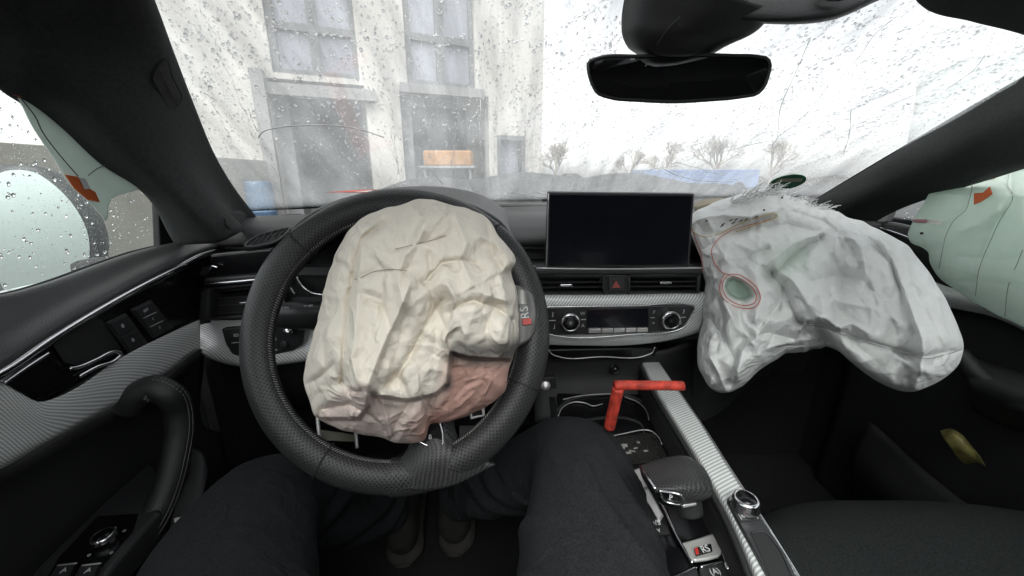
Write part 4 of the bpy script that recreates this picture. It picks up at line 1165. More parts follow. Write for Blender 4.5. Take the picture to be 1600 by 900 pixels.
def bag(name, parent, mt, cx, cy, poly, N, depth, Tf, Tb, feats, seed, stretch=.10, iters=90, pull=.012, bend=.25, amp=.0016, wig=1.2, attrs=None, hole=None, dent=None, facets=((85, .010, 1.8), (44, .0032, 1.6), (20, .0005, 1.1)), powf=.5, creases=(45, 1.0), calm=None, pinr=.985, sub=1):
    X, Y, r = star_sheet(cx, cy, poly, N, wig, seed)
    D = depth(X, Y); dome = np.power(np.clip(1 - r ** 2.4, 0, 1), powf)
    df = D - Tf * dome; db = D + Tb * dome
    for line, a, w, kind in feats:
        d_, s_ = seg_dist(X, Y, line)
        if kind == 'r': df = df + a * np.exp(-(np.maximum(d_ - .8, 0) / (w * .95)) ** 1.15)
        elif kind == 'v': df = df + a * np.exp(-(d_ / w))
        else: df = df + a * np.where(s_ > 0, 1, 0) * np.exp(-(d_ / w))       # one-sided overlap fold
    rgf = np.random.default_rng(seed + 77)
    fac = np.zeros_like(X)
    for cell, a_, an in facets:
        fac = fac + a_ * facet_noise(X, Y, cell, an, rgf)
    df0 = df.copy()
    rc_ = random.Random(seed * 13)
    bx0, bx1, by0, by1 = X.min(), X.max(), Y.min(), Y.max()
    for _ in range(creases[0]):
        x0, y0 = rc_.uniform(bx0, bx1), rc_.uniform(by0, by1); L = rc_.uniform(26, 95); an_ = rc_.gauss(1.45, .65)
        bend_ = rc_.uniform(-.35, .35); pl_ = [(x0 - cos(an_ - bend_) * L / 2, y0 - sin(an_ - bend_) * L / 2), (x0, y0), (x0 + cos(an_ + bend_) * L / 2, y0 + sin(an_ + bend_) * L / 2)]
        d_, s_ = seg_dist(X, Y, pl_); fade = np.exp(-(((X - x0) ** 2 + (Y - y0) ** 2) / (L * .5) ** 2))
        a_ = rc_.choice((-1, -1, 1)) * rc_.uniform(.0018, .0042) * creases[1]
        df = df + a_ * fade * np.maximum(0, 1 - d_ / rc_.uniform(6, 12))
    if calm:
        cm_ = 1 - .65 * inpoly_soft(calm, 14)(X, Y)
        df = df0 + (df - df0) * cm_; fac = fac * cm_
    if dent: df = df + dent[1] * inpoly_soft(dent[0], 3)(X, Y)
    df = df + fac * np.clip((1 - r) * 9, 0, 1)
    edge = (r > pinr).astype(float)
    Gf = rays_np(X, Y) * df[..., None]; Gb = rays_np(X, Y) * db[..., None]
    Xf = multires(Gf, stretch, iters, pull, bend, edge * .9, amp, seed)
    Xb = multires(Gb, stretch * .6, iters // 3, pull, bend, edge * .9, amp, seed + 1)
    E = np.zeros((N, N), bool); E[0, :] = E[-1, :] = E[:, 0] = E[:, -1] = True
    Xb[E] = Xf[E]
    idx = np.arange(N * N).reshape(N, N); idb = np.full((N, N), -1); idb[~E] = N * N + np.arange((~E).sum()); idb[E] = idx[E]
    V = np.concatenate([Xf.reshape(-1, 3), Xb[~E]])
    q = np.stack([idx[:-1, :-1], idx[:-1, 1:], idx[1:, 1:], idx[1:, :-1]], -1).reshape(-1, 4)
    if hole is not None:
        cX = (X[:-1, :-1] + X[1:, 1:]) / 2; cY = (Y[:-1, :-1] + Y[1:, 1:]) / 2
        keep = np.array([not inside((a, b_), hole) for a, b_ in zip(cX.ravel(), cY.ravel())]); q = q[keep]
    qb = np.stack([idb[:-1, :-1], idb[1:, :-1], idb[1:, 1:], idb[:-1, 1:]], -1).reshape(-1, 4)
    o = mesh_obj(name, V.tolist(), np.concatenate([q, qb]).tolist(), mt, parent, sub=sub)
    for an, fnc in (attrs or {}).items():
        f = np.concatenate([fnc(X, Y).reshape(-1), fnc(X, Y)[~E]]).astype(np.float32)
        at = o.data.attributes.new(an, 'FLOAT', 'POINT'); at.data.foreach_set('value', f)
    Nf = np.cross(np.gradient(Xf, axis=1), np.gradient(Xf, axis=0)); Nf /= np.linalg.norm(Nf, axis=-1, keepdims=True) + 1e-12
    return o, Xf.reshape(-1, 3)
def on_bag(S, px, py, off=.0012):
    r = np.array(ray(px, py)); rn = r / np.linalg.norm(r); k = np.argmax((S @ rn) / np.linalg.norm(S, axis=1))
    dot = (S @ rn) / np.linalg.norm(S, axis=1); ks = np.argpartition(-dot, 5)[:5]
    d = np.min(S[ks] @ rn) / np.linalg.norm(r)
    return ray(px, py) * (d - off)
def inpoly_soft(poly, soft):
    def f(X, Y):
        d_, _ = seg_dist(X, Y, poly + [poly[0]])
        ins = np.array([inside((a, b_), poly) for a, b_ in zip(X.ravel(), Y.ravel())]).reshape(X.shape)
        sd = np.where(ins, d_, -d_)
        return np.clip(sd / soft * .5 + .5, 0, 1)
    return f

# ---- driver airbag
dpoly = [(662, 310), (626, 319), (587, 329), (557, 348), (540, 368), (528, 388), (513, 427), (501, 476), (491, 515), (479, 564), (474, 588), (481, 622), (494, 652), (528, 669), (587, 683), (636, 694), (664, 686), (672, 664), (704, 659), (753, 639), (787, 612), (797, 573), (810, 539), (810, 495), (805, 441), (799, 422), (806, 410), (782, 373), (753, 334), (733, 326), (694, 317)]
hem = [(560, 655), (572, 640), (578, 618), (600, 622), (640, 627), (680, 617), (700, 600), (706, 552), (735, 560), (797, 562), (830, 556)]
salm = [(702, 556), (735, 561), (797, 562), (830, 556), (830, 700), (655, 720), (640, 672), (662, 645), (690, 612)]
pinkp = [(470, 655), (505, 640), (516, 628), (545, 605), (572, 600), (580, 618), (640, 630), (690, 612), (662, 645), (645, 680), (650, 720), (470, 720)]
grime = [(706, 556), (705, 542), (716, 536), (740, 540), (775, 546), (800, 538), (814, 530), (812, 558), (770, 556), (745, 562)]
grime2 = [(694, 602), (701, 588), (707, 590), (706, 604), (697, 610)]
dfe = [
    ([(600, 345), (566, 372), (556, 400), (549, 440), (543, 485), (536, 544), (534, 598)], .017, 9, 'v'),
    ([(560, 352), (566, 372), (560, 430), (556, 500), (548, 560), (560, 610)], -.012, 12, 'r'),
    ([(534, 598), (545, 612), (572, 612), (590, 622)], .012, 8, 'v'),
    ([(640, 440), (630, 470), (612, 510), (590, 560), (575, 600)], -.012, 9, 'r'),
    ([(690, 470), (660, 520), (640, 560), (610, 600)], .012, 8, 'r'),
    ([(672, 398), (672, 440), (676, 470), (690, 500), (700, 520), (700, 545)], .007, 9, 'v'),
    ([(618, 389), (655, 380), (694, 370)], .005, 6, 'v'), ([(555, 436), (580, 425), (636, 422)], .005, 7, 'v'),
    ([(704, 490), (718, 476), (740, 470), (775, 480), (800, 500)], .012, 7, 'v'),
    ([(720, 400), (735, 440), (760, 460), (790, 470)], -.008, 10, 'r'),
    ([(710, 330), (728, 380), (722, 400)], -.009, 8, 'r'), ([(750, 370), (775, 380), (800, 412)], -.008, 6, 'r'),
    ([(760, 345), (770, 400), (800, 440)], .008, 8, 'r'),
    ([(663, 440), (690, 412), (720, 405), (745, 412)], .009, 6, 'v'),
    ([(664, 345), (654, 375), (630, 400), (622, 440), (628, 470)], -.009, 9, 'r'),
    ([(575, 470), (600, 480), (612, 520), (600, 560)], .009, 8, 'v'),
    ([(700, 445), (712, 470), (706, 500), (694, 530), (704, 560)], -.010, 7, 'r'),
    ([(480, 600), (500, 590), (520, 570)], .006, 5, 'v'),
    ([(505, 640), (545, 632), (580, 650), (610, 684)], .012, 6, 'v'), ([(596, 622), (604, 650), (612, 682)], -.010, 7, 'r'),
    ([(572, 612), (582, 640), (604, 680)], -.012, 6, 'r'), ([(640, 627), (620, 660), (612, 684)], .008, 7, 'v'),
]
def hemstep(X, Y):
    d_, s_ = seg_dist(X, Y, hem)
    return np.clip(s_ * d_ / 4, -1, 1) * .5 + .5
def hemstep(X, Y): return inpoly_soft(hem + [(830, 730), (450, 730), (450, 655)], 3.5)(X, Y)
def ddepth(X, Y):
    return .405 + .00002 * (Y - 500) + hemstep(X, Y) * .022
dmat = fabric_mat('driver_airbag_cloth', (0.86, 0.80, 0.71), .85, strength=.10, crease=.0045, attr=[('pinkish', (.72, .61, .56)), ('salmon', (.66, .40, .34)), ('scorch', (.09, .085, .085))], trans=.10)
dab = thing('driver_airbag', 'deflated cream driver airbag with salmon underside hanging from the steering wheel', 'airbag', CW)
def mx(*fs_): return lambda X, Y: np.clip(sum(f(X, Y) for f in fs_), 0, 1)
cush, SD = bag('cushion', dab, dmat, 640, 500, dpoly, 190, ddepth, .075, .035, dfe, 5, stretch=.16, iters=80, pull=.012, bend=.30, amp=.0020, wig=2.0, creases=(70, 1.1), calm=salm,
               attrs={'pinkish': inpoly_soft(pinkp, 6), 'salmon': inpoly_soft(salm, 16), 'scorch': lambda X, Y: np.clip(inpoly_soft(grime, 16)(X, Y) * 1.5 + inpoly_soft(grime2, 6)(X, Y), 0, .85)})
thr = M['dark']
for ln in ([(618, 389), (640, 384), (660, 379), (680, 374), (697, 368)], [(554, 437), (566, 433), (580, 426), (600, 422), (618, 421), (636, 423)]):
    pts = spline([on_bag(SD, x, y_, .0008) for x, y_ in ln], 30)
    tube('sewn_line', pts, .00025, mat('brown_thread', (.16, .13, .11), .8), dab, n=5, res=60)

# ---- passenger airbag
ppoly = [(1079, 345), (1090, 328), (1110, 319), (1132, 311), (1166, 300), (1200, 298), (1237, 306), (1270, 318), (1305, 331), (1356, 350), (1398, 371), (1440, 408), (1470, 454), (1499, 513), (1504, 545), (1501, 562), (1482, 587), (1453, 605), (1410, 611), (1372, 597), (1334, 569), (1305, 546), (1290, 541), (1267, 549), (1229, 553), (1187, 579), (1157, 606), (1136, 615), (1115, 608), (1094, 582), (1090, 547), (1094, 513), (1100, 471), (1098, 420), (1088, 390)]
pfe = [
    ([(1280, 372), (1262, 380), (1244, 394), (1222, 414), (1206, 428)], .032, 9, 'v'),
    ([(1286, 362), (1275, 368), (1240, 380), (1216, 398), (1196, 414)], -.020, 10, 'r'),
    ([(1206, 428), (1222, 446), (1232, 470), (1246, 500), (1262, 520)], .018, 9, 'v'),
    ([(1212, 420), (1240, 440), (1262, 470), (1280, 505)], -.014, 12, 'r'),
    ([(1100, 390), (1130, 372), (1180, 356), (1230, 350), (1275, 360)], .014, 10, 'v'),
    ([(1246, 501), (1280, 509), (1356, 534), (1440, 558), (1503, 545)], .012, 4, 'v'),
    ([(1320, 360), (1345, 385), (1350, 410), (1352, 440)], -.014, 12, 'r'), ([(1340, 352), (1370, 385), (1392, 412), (1405, 450)], .014, 8, 'v'),
    ([(1375, 370), (1400, 420), (1427, 496), (1442, 534), (1440, 572), (1430, 605)], -.018, 9, 'r'),
    ([(1390, 400), (1414, 470), (1430, 520)], .016, 8, 'v'),
    ([(1455, 570), (1470, 545), (1450, 500), (1430, 450)], .008, 8, 'r'),
    ([(1136, 480), (1150, 510), (1180, 540), (1190, 560)], -.014, 9, 'r'), ([(1110, 500), (1130, 530), (1146, 560), (1140, 600)], .014, 7, 'v'),
    ([(1110, 560), (1126, 590), (1136, 612)], -.010, 6, 'r'), ([(1160, 530), (1200, 520), (1240, 530)], .012, 8, 'v'),
    ([(1200, 500), (1180, 530), (1160, 548), (1152, 590)], -.012, 8, 'r'),
    ([(1090, 350), (1100, 362), (1124, 366), (1160, 356), (1200, 342)], .012, 7, 'v'),
    ([(1080, 350), (1100, 340), (1130, 335), (1170, 338), (1210, 330)], -.014, 9, 'r'),
    ([(1160, 420), (1172, 400), (1200, 388)], .012, 8, 'v'), ([(1270, 440), (1300, 430), (1330, 436)], .010, 9, 'r'),
    ([(1310, 470), (1360, 480), (1400, 500)], -.010, 9, 'r'), ([(1300, 400), (1316, 430), (1310, 470)], .010, 9, 'v'),
    ([(1180, 430), (1190, 470), (1180, 500)], -.010, 10, 'r'),
]
pfe += [([(1240, 330), (1290, 345), (1330, 380), (1345, 420)], .010, 7, 'v'), ([(1290, 338), (1310, 360), (1305, 395)], -.010, 8, 'r'), ([(1405, 560), (1430, 580), (1470, 585)], -.008, 7, 'r'), ([(1250, 515), (1262, 500), (1290, 496), (1310, 512)], -.010, 5, 'r'), ([(1300, 515), (1330, 505), (1356, 520)], -.008, 5, 'r'), ([(1120, 470), (1130, 500), (1120, 545)], .010, 7, 'v'), ([(1200, 545), (1230, 535), (1262, 530)], -.010, 8, 'r'), ([(1350, 440), (1380, 470), (1400, 520)], .009, 7, 'v'), ([(1230, 440), (1216, 480), (1190, 505)], .010, 8, 'v'), ([(1150, 380), (1180, 392), (1200, 380)], -.008, 8, 'r')]
def pdepth(X, Y):
    return .70 - .10 * np.clip((X - 1150) / 350, 0, 1) - .07 * np.clip((Y - 360) / 240, 0, 1)
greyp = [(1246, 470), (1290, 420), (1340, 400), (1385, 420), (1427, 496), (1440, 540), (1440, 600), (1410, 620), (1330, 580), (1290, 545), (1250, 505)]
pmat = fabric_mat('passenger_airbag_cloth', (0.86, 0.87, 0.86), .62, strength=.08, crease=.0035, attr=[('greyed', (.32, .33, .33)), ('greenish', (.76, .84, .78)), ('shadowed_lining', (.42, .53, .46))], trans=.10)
pab = thing('passenger_airbag', 'large deflated white passenger airbag with red stitching spilling from the dashboard', 'airbag', P(1130, 340, .72))
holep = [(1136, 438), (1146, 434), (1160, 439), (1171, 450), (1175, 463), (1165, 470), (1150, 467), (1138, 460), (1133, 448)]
pc, SP = bag('cushion', pab, pmat, 1240, 450, ppoly, 210, pdepth, .10, .06, pfe, 9, facets=((70, .010, 1.6), (36, .005, 1.4), (17, .0009, 1.0)), stretch=.13, iters=80, pull=.010, bend=.35, amp=.0024, wig=2.4, creases=(90, 1.25), dent=(holep, .016),
             attrs={'shadowed_lining': inpoly_soft(holep, 3), 'greyed': lambda X, Y: inpoly_soft(greyp, 46)(X, Y) * .40, 'greenish': lambda X, Y: np.clip(np.exp(-(((X - 1235) / 40) ** 2 + ((Y - 405) / 28) ** 2)), 0, 1)})  # fold green and vent lining tints paint shade into the cloth
redth = mat('red_stitching', (.55, .12, .08), .7)
def onp(l, off=.0014): return [on_bag(SP, x, y_, off) for x, y_ in l]
for ln in ([(1142, 360), (1122, 374), (1112, 390), (1114, 405), (1126, 424), (1134, 428), (1153, 429), (1170, 438), (1184, 452), (1188, 466), (1182, 478), (1168, 482), (1150, 479), (1134, 470), (1125, 456), (1126, 440), (1133, 427)],
           [(1136, 432), (1130, 440), (1130, 454), (1138, 467), (1152, 475), (1168, 477), (1179, 473), (1182, 463), (1176, 450), (1164, 440), (1150, 433), (1136, 430)],
           [(1079, 352), (1086, 372), (1096, 400), (1098, 425)], [(1142, 360), (1170, 352), (1205, 342)]):
    tube('red_stitch', onp(ln), .0006, redth, pab, n=5, res=110)
tube('hem_stitch', onp([(1246, 502), (1262, 508), (1280, 510), (1310, 520), (1356, 535), (1400, 548), (1440, 559), (1470, 556), (1503, 546)], .0016), .0006, M['thread'], pab, n=5, res=100)
yel = mat('yellow_tape', (.55, .42, .18), .7)
tube('yellow_stitch', onp([(1082, 362), (1100, 370), (1122, 366), (1150, 352), (1180, 341), (1208, 334), (1214, 338), (1190, 348), (1150, 362)], .002), .0008, yel, pab, n=5, res=90)
for x, y_ in ((1130, 350), (1142, 344), (1146, 348), (1158, 345), (1166, 343), (1182, 339), (1128, 353), (1150, 343)):
    a, b_ = onp([(x - 2.5, y_ + 1.5), (x + 2.5, y_ - 1.5)], .003)
    tube('black_stitch', [a, b_], .0009, M['dark'], pab, n=5, res=3)
for x, y_ in ((1194, 328), (1146, 314), (1222, 309), (1104, 345)):
    a, = onp([(x, y_)], .001); lathe('rivet_dot', a, -ray(x, y_), [(.0016, 0), (.0014, .0008)], M['dark'], pab, n=8)
rnd = random.Random(8); fr = []
for k in range(230):
    u = rnd.random() ** .8; bx = 1140 + u * 150; by = 316 - 18 * sin(min(1, u * 1.3) * pi * .8) + (u * 26 if u > .5 else 0) + rnd.uniform(-2, 8)
    d0 = .66 + rnd.uniform(-.02, .015); ang = R(rnd.gauss(38 - 10 * u, 22)); L = rnd.uniform(8, 26)
    a = P(bx, by, d0); c = P(bx + L * .5 * cos(ang), by - L * .5 * sin(ang) - 1, d0 - .004); e = P(bx + L * cos(ang + rnd.uniform(-.3, .1)), by - L * sin(ang) * .9 + 1, d0 - rnd.uniform(-.01, .015))
    fr.append(tube_data([a, c, e], lambda t: .0008 * (1 - .4 * t), 4, res=6))
fm = fabric_mat('frayed_threads', (.86, .87, .86), .8, trans=.3)
multi('frayed_fringe', fr, fm, pab)
loft('torn_cover', [[P(1084, 324, .73), P(1100, 318, .73), P(1128, 316, .73)], [P(1086, 331, .71), P(1104, 326, .71), P(1130, 322, .71)]], mat('torn_beige_foam', (.38, .34, .26), .9, grain=1, gscale=90), pab, n=14, m=8, solid=.008)

# ---- curtain airbags
cmint = fabric_mat('curtain_airbag_cloth', (0.80, 0.89, 0.83), .75, strength=.12, crease=.0015, trans=.60, dirt=(.32, .30, .20))
cab = thing('curtain_airbag', 'pale mint curtain airbag with orange patches hanging over the passenger window', 'airbag', P(1560, 300, .75))
cpoly = [(1417, 367), (1423, 352), (1440, 322), (1468, 276), (1520, 238), (1560, 222), (1620, 215), (1740, 180), (1790, 320), (1780, 540), (1700, 545), (1600, 512), (1547, 487), (1493, 453), (1461, 427), (1452, 409), (1450, 395), (1440, 387), (1421, 378)]
def cdepth(X, Y): return .885 / ((X - 800) / F) + .10 * np.clip((305 - Y) / 45, 0, 1)
cfe = [([(1515, 260), (1514, 320), (1485, 350), (1470, 390), (1466, 420)], .006, 8, 'v'), ([(1580, 250), (1580, 320), (1556, 350), (1530, 410), (1524, 460)], .006, 10, 'v'),
       ([(1500, 360), (1530, 350), (1560, 330)], -.01, 10, 'r'), ([(1470, 440), (1540, 440), (1600, 450)], .005, 6, 'v'), ([(1500, 400), (1560, 405), (1610, 400)], .005, 6, 'v')]
cc, SC = bag('cushion', cab, cmint, 1590, 370, cpoly, 110, cdepth, .022, .012, cfe, 14, stretch=.05, iters=60, pull=.02, bend=.5, amp=.0014, wig=.8, creases=(16, .5), facets=((60, .003, 1.0), (30, .0008, 1.0)))
def onc(l, off=.0012): return [on_bag(SC, x, y_, off) for x, y_ in l]
for ln in ([(1514, 278), (1515, 310), (1510, 326), (1490, 345), (1479, 365), (1472, 395), (1467, 420)], [(1579, 262), (1575, 290), (1580, 316), (1562, 345), (1548, 375), (1530, 420), (1524, 462)], [(1598, 390), (1590, 410), (1576, 445), (1570, 495)]):
    tube('sewn_line', onc(ln), .0005, M['thread'], cab, n=5, res=60)
orp = mat('orange_patch', (.62, .13, .03), .6, var=.1)
def patch(name, l, parent, fnc, mt, th=.0012):
    p_ = fnc(l, .003); c = sum(p_, Vector()) / len(p_)
    n = (p_[1] - p_[0]).cross(p_[2] - p_[0]).normalized()
    if n.dot(c) > 0: n = -n
    return slab(name, p_, n * th, mt, parent, bevel=0)
patch('orange_patch', [(1520, 274), (1554, 268), (1555, 279), (1521, 281)], cab, onc, orp)
patch('orange_patch', [(1522, 303), (1536, 302), (1547, 292), (1551, 303), (1540, 309), (1534, 315), (1522, 320)], cab, onc, orp)
patch('paper_label', [(1424, 342), (1448, 342), (1475, 345), (1470, 351), (1448, 349), (1427, 347)], cab, onc, mat('label_white', (.7, .7, .66), .6))
patch('label_stripe', [(1427, 343), (1448, 343.3), (1447, 347.5), (1429, 346.5)], cab, lambda l, o_: onc(l, .0052), mat('label_pink', (.50, .22, .26), .6))
a, = onc([(1440, 364.5)], .002); lathe('grommet', a, -ray(1440, 364), [(.0028, 0), (.0024, .001)], M['dark'], cab, n=10)

lab = thing('curtain_airbag', 'narrow greenish curtain airbag dangling beside the driver\'s side pillar', 'airbag', P(60, 140, .5))
cm2 = fabric_mat('curtain_airbag_cloth_left', (0.80, 0.87, 0.83), .75, strength=.12, trans=.45)
def PCL(x, y, d): return P(x, y, min(d, .588 / abs((x - 800) / F)))
ck = loft('cushion', [[PCL(-40, 70, 0.540), PCL(20, 140, 0.560), PCL(50, 198, 0.580), PCL(80, 243, 0.600), PCL(112, 292, 0.620), PCL(138, 315, 0.630), PCL(164, 345, 0.640)],
                 [PCL(-20, 60, 0.530), PCL(40, 130, 0.550), PCL(75, 190, 0.570), PCL(105, 235, 0.590), PCL(130, 275, 0.610), PCL(147, 300, 0.620), PCL(166, 340, 0.630)],
                 [PCL(20, 60, 0.540), PCL(90, 140, 0.560), PCL(120, 190, 0.580), PCL(135, 235, 0.600), PCL(142, 262, 0.620), PCL(152, 290, 0.640), PCL(167, 325, 0.650)],
                 [PCL(60, 60, 0.560), PCL(120, 140, 0.590), PCL(165, 195, 0.620), PCL(190, 225, 0.640), PCL(200, 255, 0.655), PCL(190, 280, 0.670), PCL(172, 312, 0.670)],
                 [PCL(80, 60, 0.570), PCL(150, 140, 0.610), PCL(205, 205, 0.640), PCL(240, 250, 0.670), PCL(250, 275, 0.680), PCL(225, 292, 0.690), PCL(186, 304, 0.680)]], cm2, lab, n=60, m=50, solid=.002)
Vv = [v.co + ck.location + lab.location for v in ck.data.vertices]
SL = np.array([tuple(v) for v in Vv])
def onl(l, off=.003): return [on_bag(SL, x, y_, off) for x, y_ in l]
patch('orange_patch', [(101, 273), (121, 276), (131, 290), (148, 300), (155, 316), (136, 312), (116, 295)], lab, lambda l, o_: onl(l, .004), orp)
patch('orange_patch', [(-20, 90), (2, 113), (45, 150), (30, 152), (8, 144), (-20, 130)], lab, lambda l, o_: onl(l, .004), mat('orange_tether', (.50, .17, .08), .7))
patch('white_tab', [(122, 277), (132, 279), (140, 294), (132, 296)], lab, lambda l, o_: onl(l, .0056), mat('tab_white', (.6, .62, .6), .7))
tube('sewn_line', onl([(34, 155), (55, 182), (66, 205), (90, 238), (122, 275)], .003), .0006, M['dark'], lab, n=5, res=50)
tube('sewn_line', onl([(138, 274), (155, 262), (184, 256)], .003), .0006, M['thread'], lab, n=5, res=30)

# ================================================================ DRIVER'S DOOR
def xs_(l, x): return [PX(a, b_, x) for a, b_ in l]
door = loft('door', [xs_([(-160, 760), (0, 728), (110, 668), (233, 603), (303, 546), (312, 540)], -.562),
                     xs_([(-160, 830), (0, 760), (110, 700), (233, 630), (300, 575), (310, 570)], -.585),
                     xs_([(-160, 900), (0, 860), (110, 800), (233, 720), (298, 660), (308, 660)], -.60),
                     [Vector((-.60, y_, -.55)) for y_ in (.25, .35, .45, .55, .65, .72)], [Vector((-.60, y_, -.90)) for y_ in (.25, .35, .45, .55, .65, .72)]], M['dark'], car, n=30, m=30, solid=.01)
# rear part of the door and its outer panel, behind the viewer
box('door_lining', (-.62, -.25, -.52), .05, 1.1, .78, M['plastic'], door, bevel=.01)
box('door_skin', (-.70, .10, -.60), .03, 1.75, .90, mat('grey_car_paint', (.30, .32, .31), .3, coat=.6), door, bevel=.01)
sill_w = [(-330, 508), (-120, 480), (0, 463), (70, 443), (136, 419), (200, 397), (249, 385), (300, 376), (350, 371)]
cx_ = [(-330, 700), (-120, 625), (0, 575), (78, 524), (175, 467), (272, 415), (330, 390), (352, 384), (362, 380)]
sl0 = xs_(sill_w, -.615)
loft('door_sill_pad', [[p + Vector((-.006, 0, -.03)) for p in sl0], sl0, [p + Vector((.012, 0, .004)) for p in sl0],
                       [(a.lerp(b_, .6) + Vector((.004, 0, .006))) for a, b_ in zip(sl0, xs_(cx_, -.548))],
                       xs_(cx_, -.545), [p + Vector((-.004, 0, -.012)) for p in xs_(cx_, -.545)]], M['pad'], door, n=60, m=40, solid=.003)
tube('chrome_strip', xs_([(-330, 712), (-120, 634), (0, 584), (78, 532), (175, 473), (272, 421), (325, 396), (342, 393), (347, 396)], -.543), .0040, M['chrome'], door, n=12, res=120, flat=.7)
gl = slab('inlay_panel', xs_([(-100, 640), (0, 590), (78, 538), (175, 478), (272, 426), (335, 398), (330, 440), (312, 500), (268, 520), (190, 560), (85, 624), (62, 628), (39, 622), (-60, 640)], -.556), (-.012, 0, 0), M['gloss'], door, bevel=.002)
wt = loft('weave_trim', [xs_([(-160, 640), (0, 600), (25, 614), (62, 629), (85, 622), (190, 558), (268, 519), (303, 503), (310, 500)], -.549),
                    xs_([(-160, 650), (0, 612), (28, 624), (64, 639), (92, 632), (192, 572), (268, 530), (303, 512), (310, 509)], -.5475),
                    xs_([(-160, 700), (0, 670), (40, 668), (85, 662), (130, 640), (200, 600), (268, 552), (303, 528), (310, 524)], -.5475),
                    xs_([(-160, 760), (0, 722), (55, 692), (110, 662), (160, 634), (210, 606), (268, 568), (303, 542), (310, 537)], -.549),
                    xs_([(-160, 768), (0, 730), (56, 698), (110, 668), (162, 640), (212, 612), (268, 576), (303, 548), (310, 543)], -.556)], M['weavedoor'], door, n=90, m=36, solid=.003)
# pull recess and release lever
slab('pull_recess', xs_([(84, 540), (100, 515), (140, 496), (160, 500), (190, 545), (178, 547), (120, 571), (100, 566)], -.5535), (-.001, 0, 0), M['dark'], gl, bevel=0)
hd_ = slab('door_handle', xs_([(8, 597), (40, 574), (76, 552), (88, 560), (100, 571), (113, 576), (130, 572), (150, 564), (160, 566), (120, 590), (86, 612), (64, 621), (40, 616), (20, 606)], -.544), (-.011, 0, 0), M['gloss'], door, bevel=.003)
tube('handle_edge', xs_([(7, 598), (40, 575), (77, 551)], -.5425), .0018, M['chrome'], hd_, n=8)
tube('handle_edge', xs_([(108, 576), (120, 574), (150, 562), (176, 550), (185, 550), (188, 554), (182, 561), (150, 574), (124, 588)], -.541), .0024, M['chrome'], hd_, n=10, res=60)
# lock and memory keys
for q4, marks in (([(171, 504), (197, 493), (228, 537), (204, 548)], ('8', '8')), ([(210, 484), (236, 472), (268, 512), (242, 525)], ('SET', '1', '2'))):
    kb = slab('switch_panel', xs_([(x + (x - 218) * .0 + dx, y_ + dy) for (x, y_), dx, dy in zip(q4, (-5, 1, 5, -1), (0, -4, 0, 4))], -.5515), (-.004, 0, 0), M['plastic'], door, bevel=.002)
    n = len(marks); q = [Vector((a, b_, 0)) for a, b_ in q4]
    for i in range(n):
        a0 = q[0].lerp(q[3], (i + .06) / n); a1 = q[0].lerp(q[3], (i + .94) / n); b0 = q[1].lerp(q[2], (i + .06) / n); b1 = q[1].lerp(q[2], (i + .94) / n)
        slab('key', xs_([(v.x, v.y) for v in (a0, b0, b1, a1)], -.548), (-.003, 0, 0), M['button'], kb, bevel=.001)
        c = (a0 + a1 + b0 + b1) / 4
        C0 = PX(c.x, c.y, -.5474)
        text('key_symbol', marks[i], C0, (0, 1, .15), (0, -.15, 1), .0075 if n == 2 else .0055, M['mark'], kb)
        if n == 3 and i: tube('key_strip', xs_([((a0.x + b0.x * 0 + a0.x) / 2 + 3, a0.y - 1.5), (b0.x - 3, b0.y + 1.5)], -.5474), .0006, M['mark'], kb, n=5)
# grab handle with twin stitching
hp = [(196, 640), (214, 618), (238, 606), (262, 615), (278, 640), (281, 672), (274, 715), (262, 762), (240, 812), (208, 858), (172, 905), (120, 960), (40, 1030)]
def hx(i): return -.555 + .05 * min(1, i / 3)
hpts = [PX(a, b_, hx(i)) for i, (a, b_) in enumerate(hp)]
gh = tube('grab_handle', hpts, lambda t: .0185, M['nappa'], door, n=20, res=90, flat=.9, up=Vector((1, 0, 0)))
C = spline(hpts, 400)
for off_ in (.0, .0045):
    sts = []
    for k in range(36, 392, 3):
        c = C[k]; t = (C[k + 1] - C[k - 1]).normalized(); tow = (-c).normalized(); side = t.cross(tow).normalized()
        if side.x < 0: side = -side
        a_ = .60 + off_ * 70
        p = c + (side * sin(a_) + (tow - t * tow.dot(t)).normalized() * cos(a_)) * .0190
        sts.append(tube_data([p - t * .0013, p + t * .0013], .00045, 4, res=2))
    multi('stitching', sts, M['thread'], gh)
tube('handle_piping', [c + Vector((-.006, -.008, .008)) for c in C[50:390:8]], .0016, M['plastic'], gh, n=6, res=80)
# arm rest pod with mirror knob and window switches
arm = slab('switch_pod', [PZ(x, y_, -.445) for x, y_ in [(40, 915), (53, 890), (155, 790), (232, 722), (250, 740), (250, 800), (190, 870), (120, 960), (0, 1000), (-40, 960)]], (0, 0, -.04), M['plastic'], door, bevel=.006, bseg=3)
slab('pod_inlay', [PZ(x, y_, -.4440) for x, y_ in [(90, 872), (152, 806), (216, 802), (208, 830), (160, 885), (120, 930), (60, 925)]], (0, 0, -.003), M['gloss'], arm, bevel=.001)
kn = lathe('mirror_knob', PZ(164, 846, -.444), (0, 0, 1), [(.0125, 0), (.0125, .008), (.0115, .011), (.0098, .0118), (.0092, .0108)], M['chrome'], arm, n=36)
lathe('knob_face', PZ(164, 846, -.444) + Vector((0, 0, .0106)), (0, 0, 1), [(.0092, 0), (.009, .001), (0, .0015)], M['gloss'], kn, n=30)
for (x, y_, s_) in ((181, 825, 'I'), (194, 829, 'o'), (174, 863, 'o'), (139, 867, 'o')):
    text('pod_symbol', s_, PZ(x, y_, -.4436), (.6, .8, 0), (-.8, .6, 0), .007, M['mark'], arm)
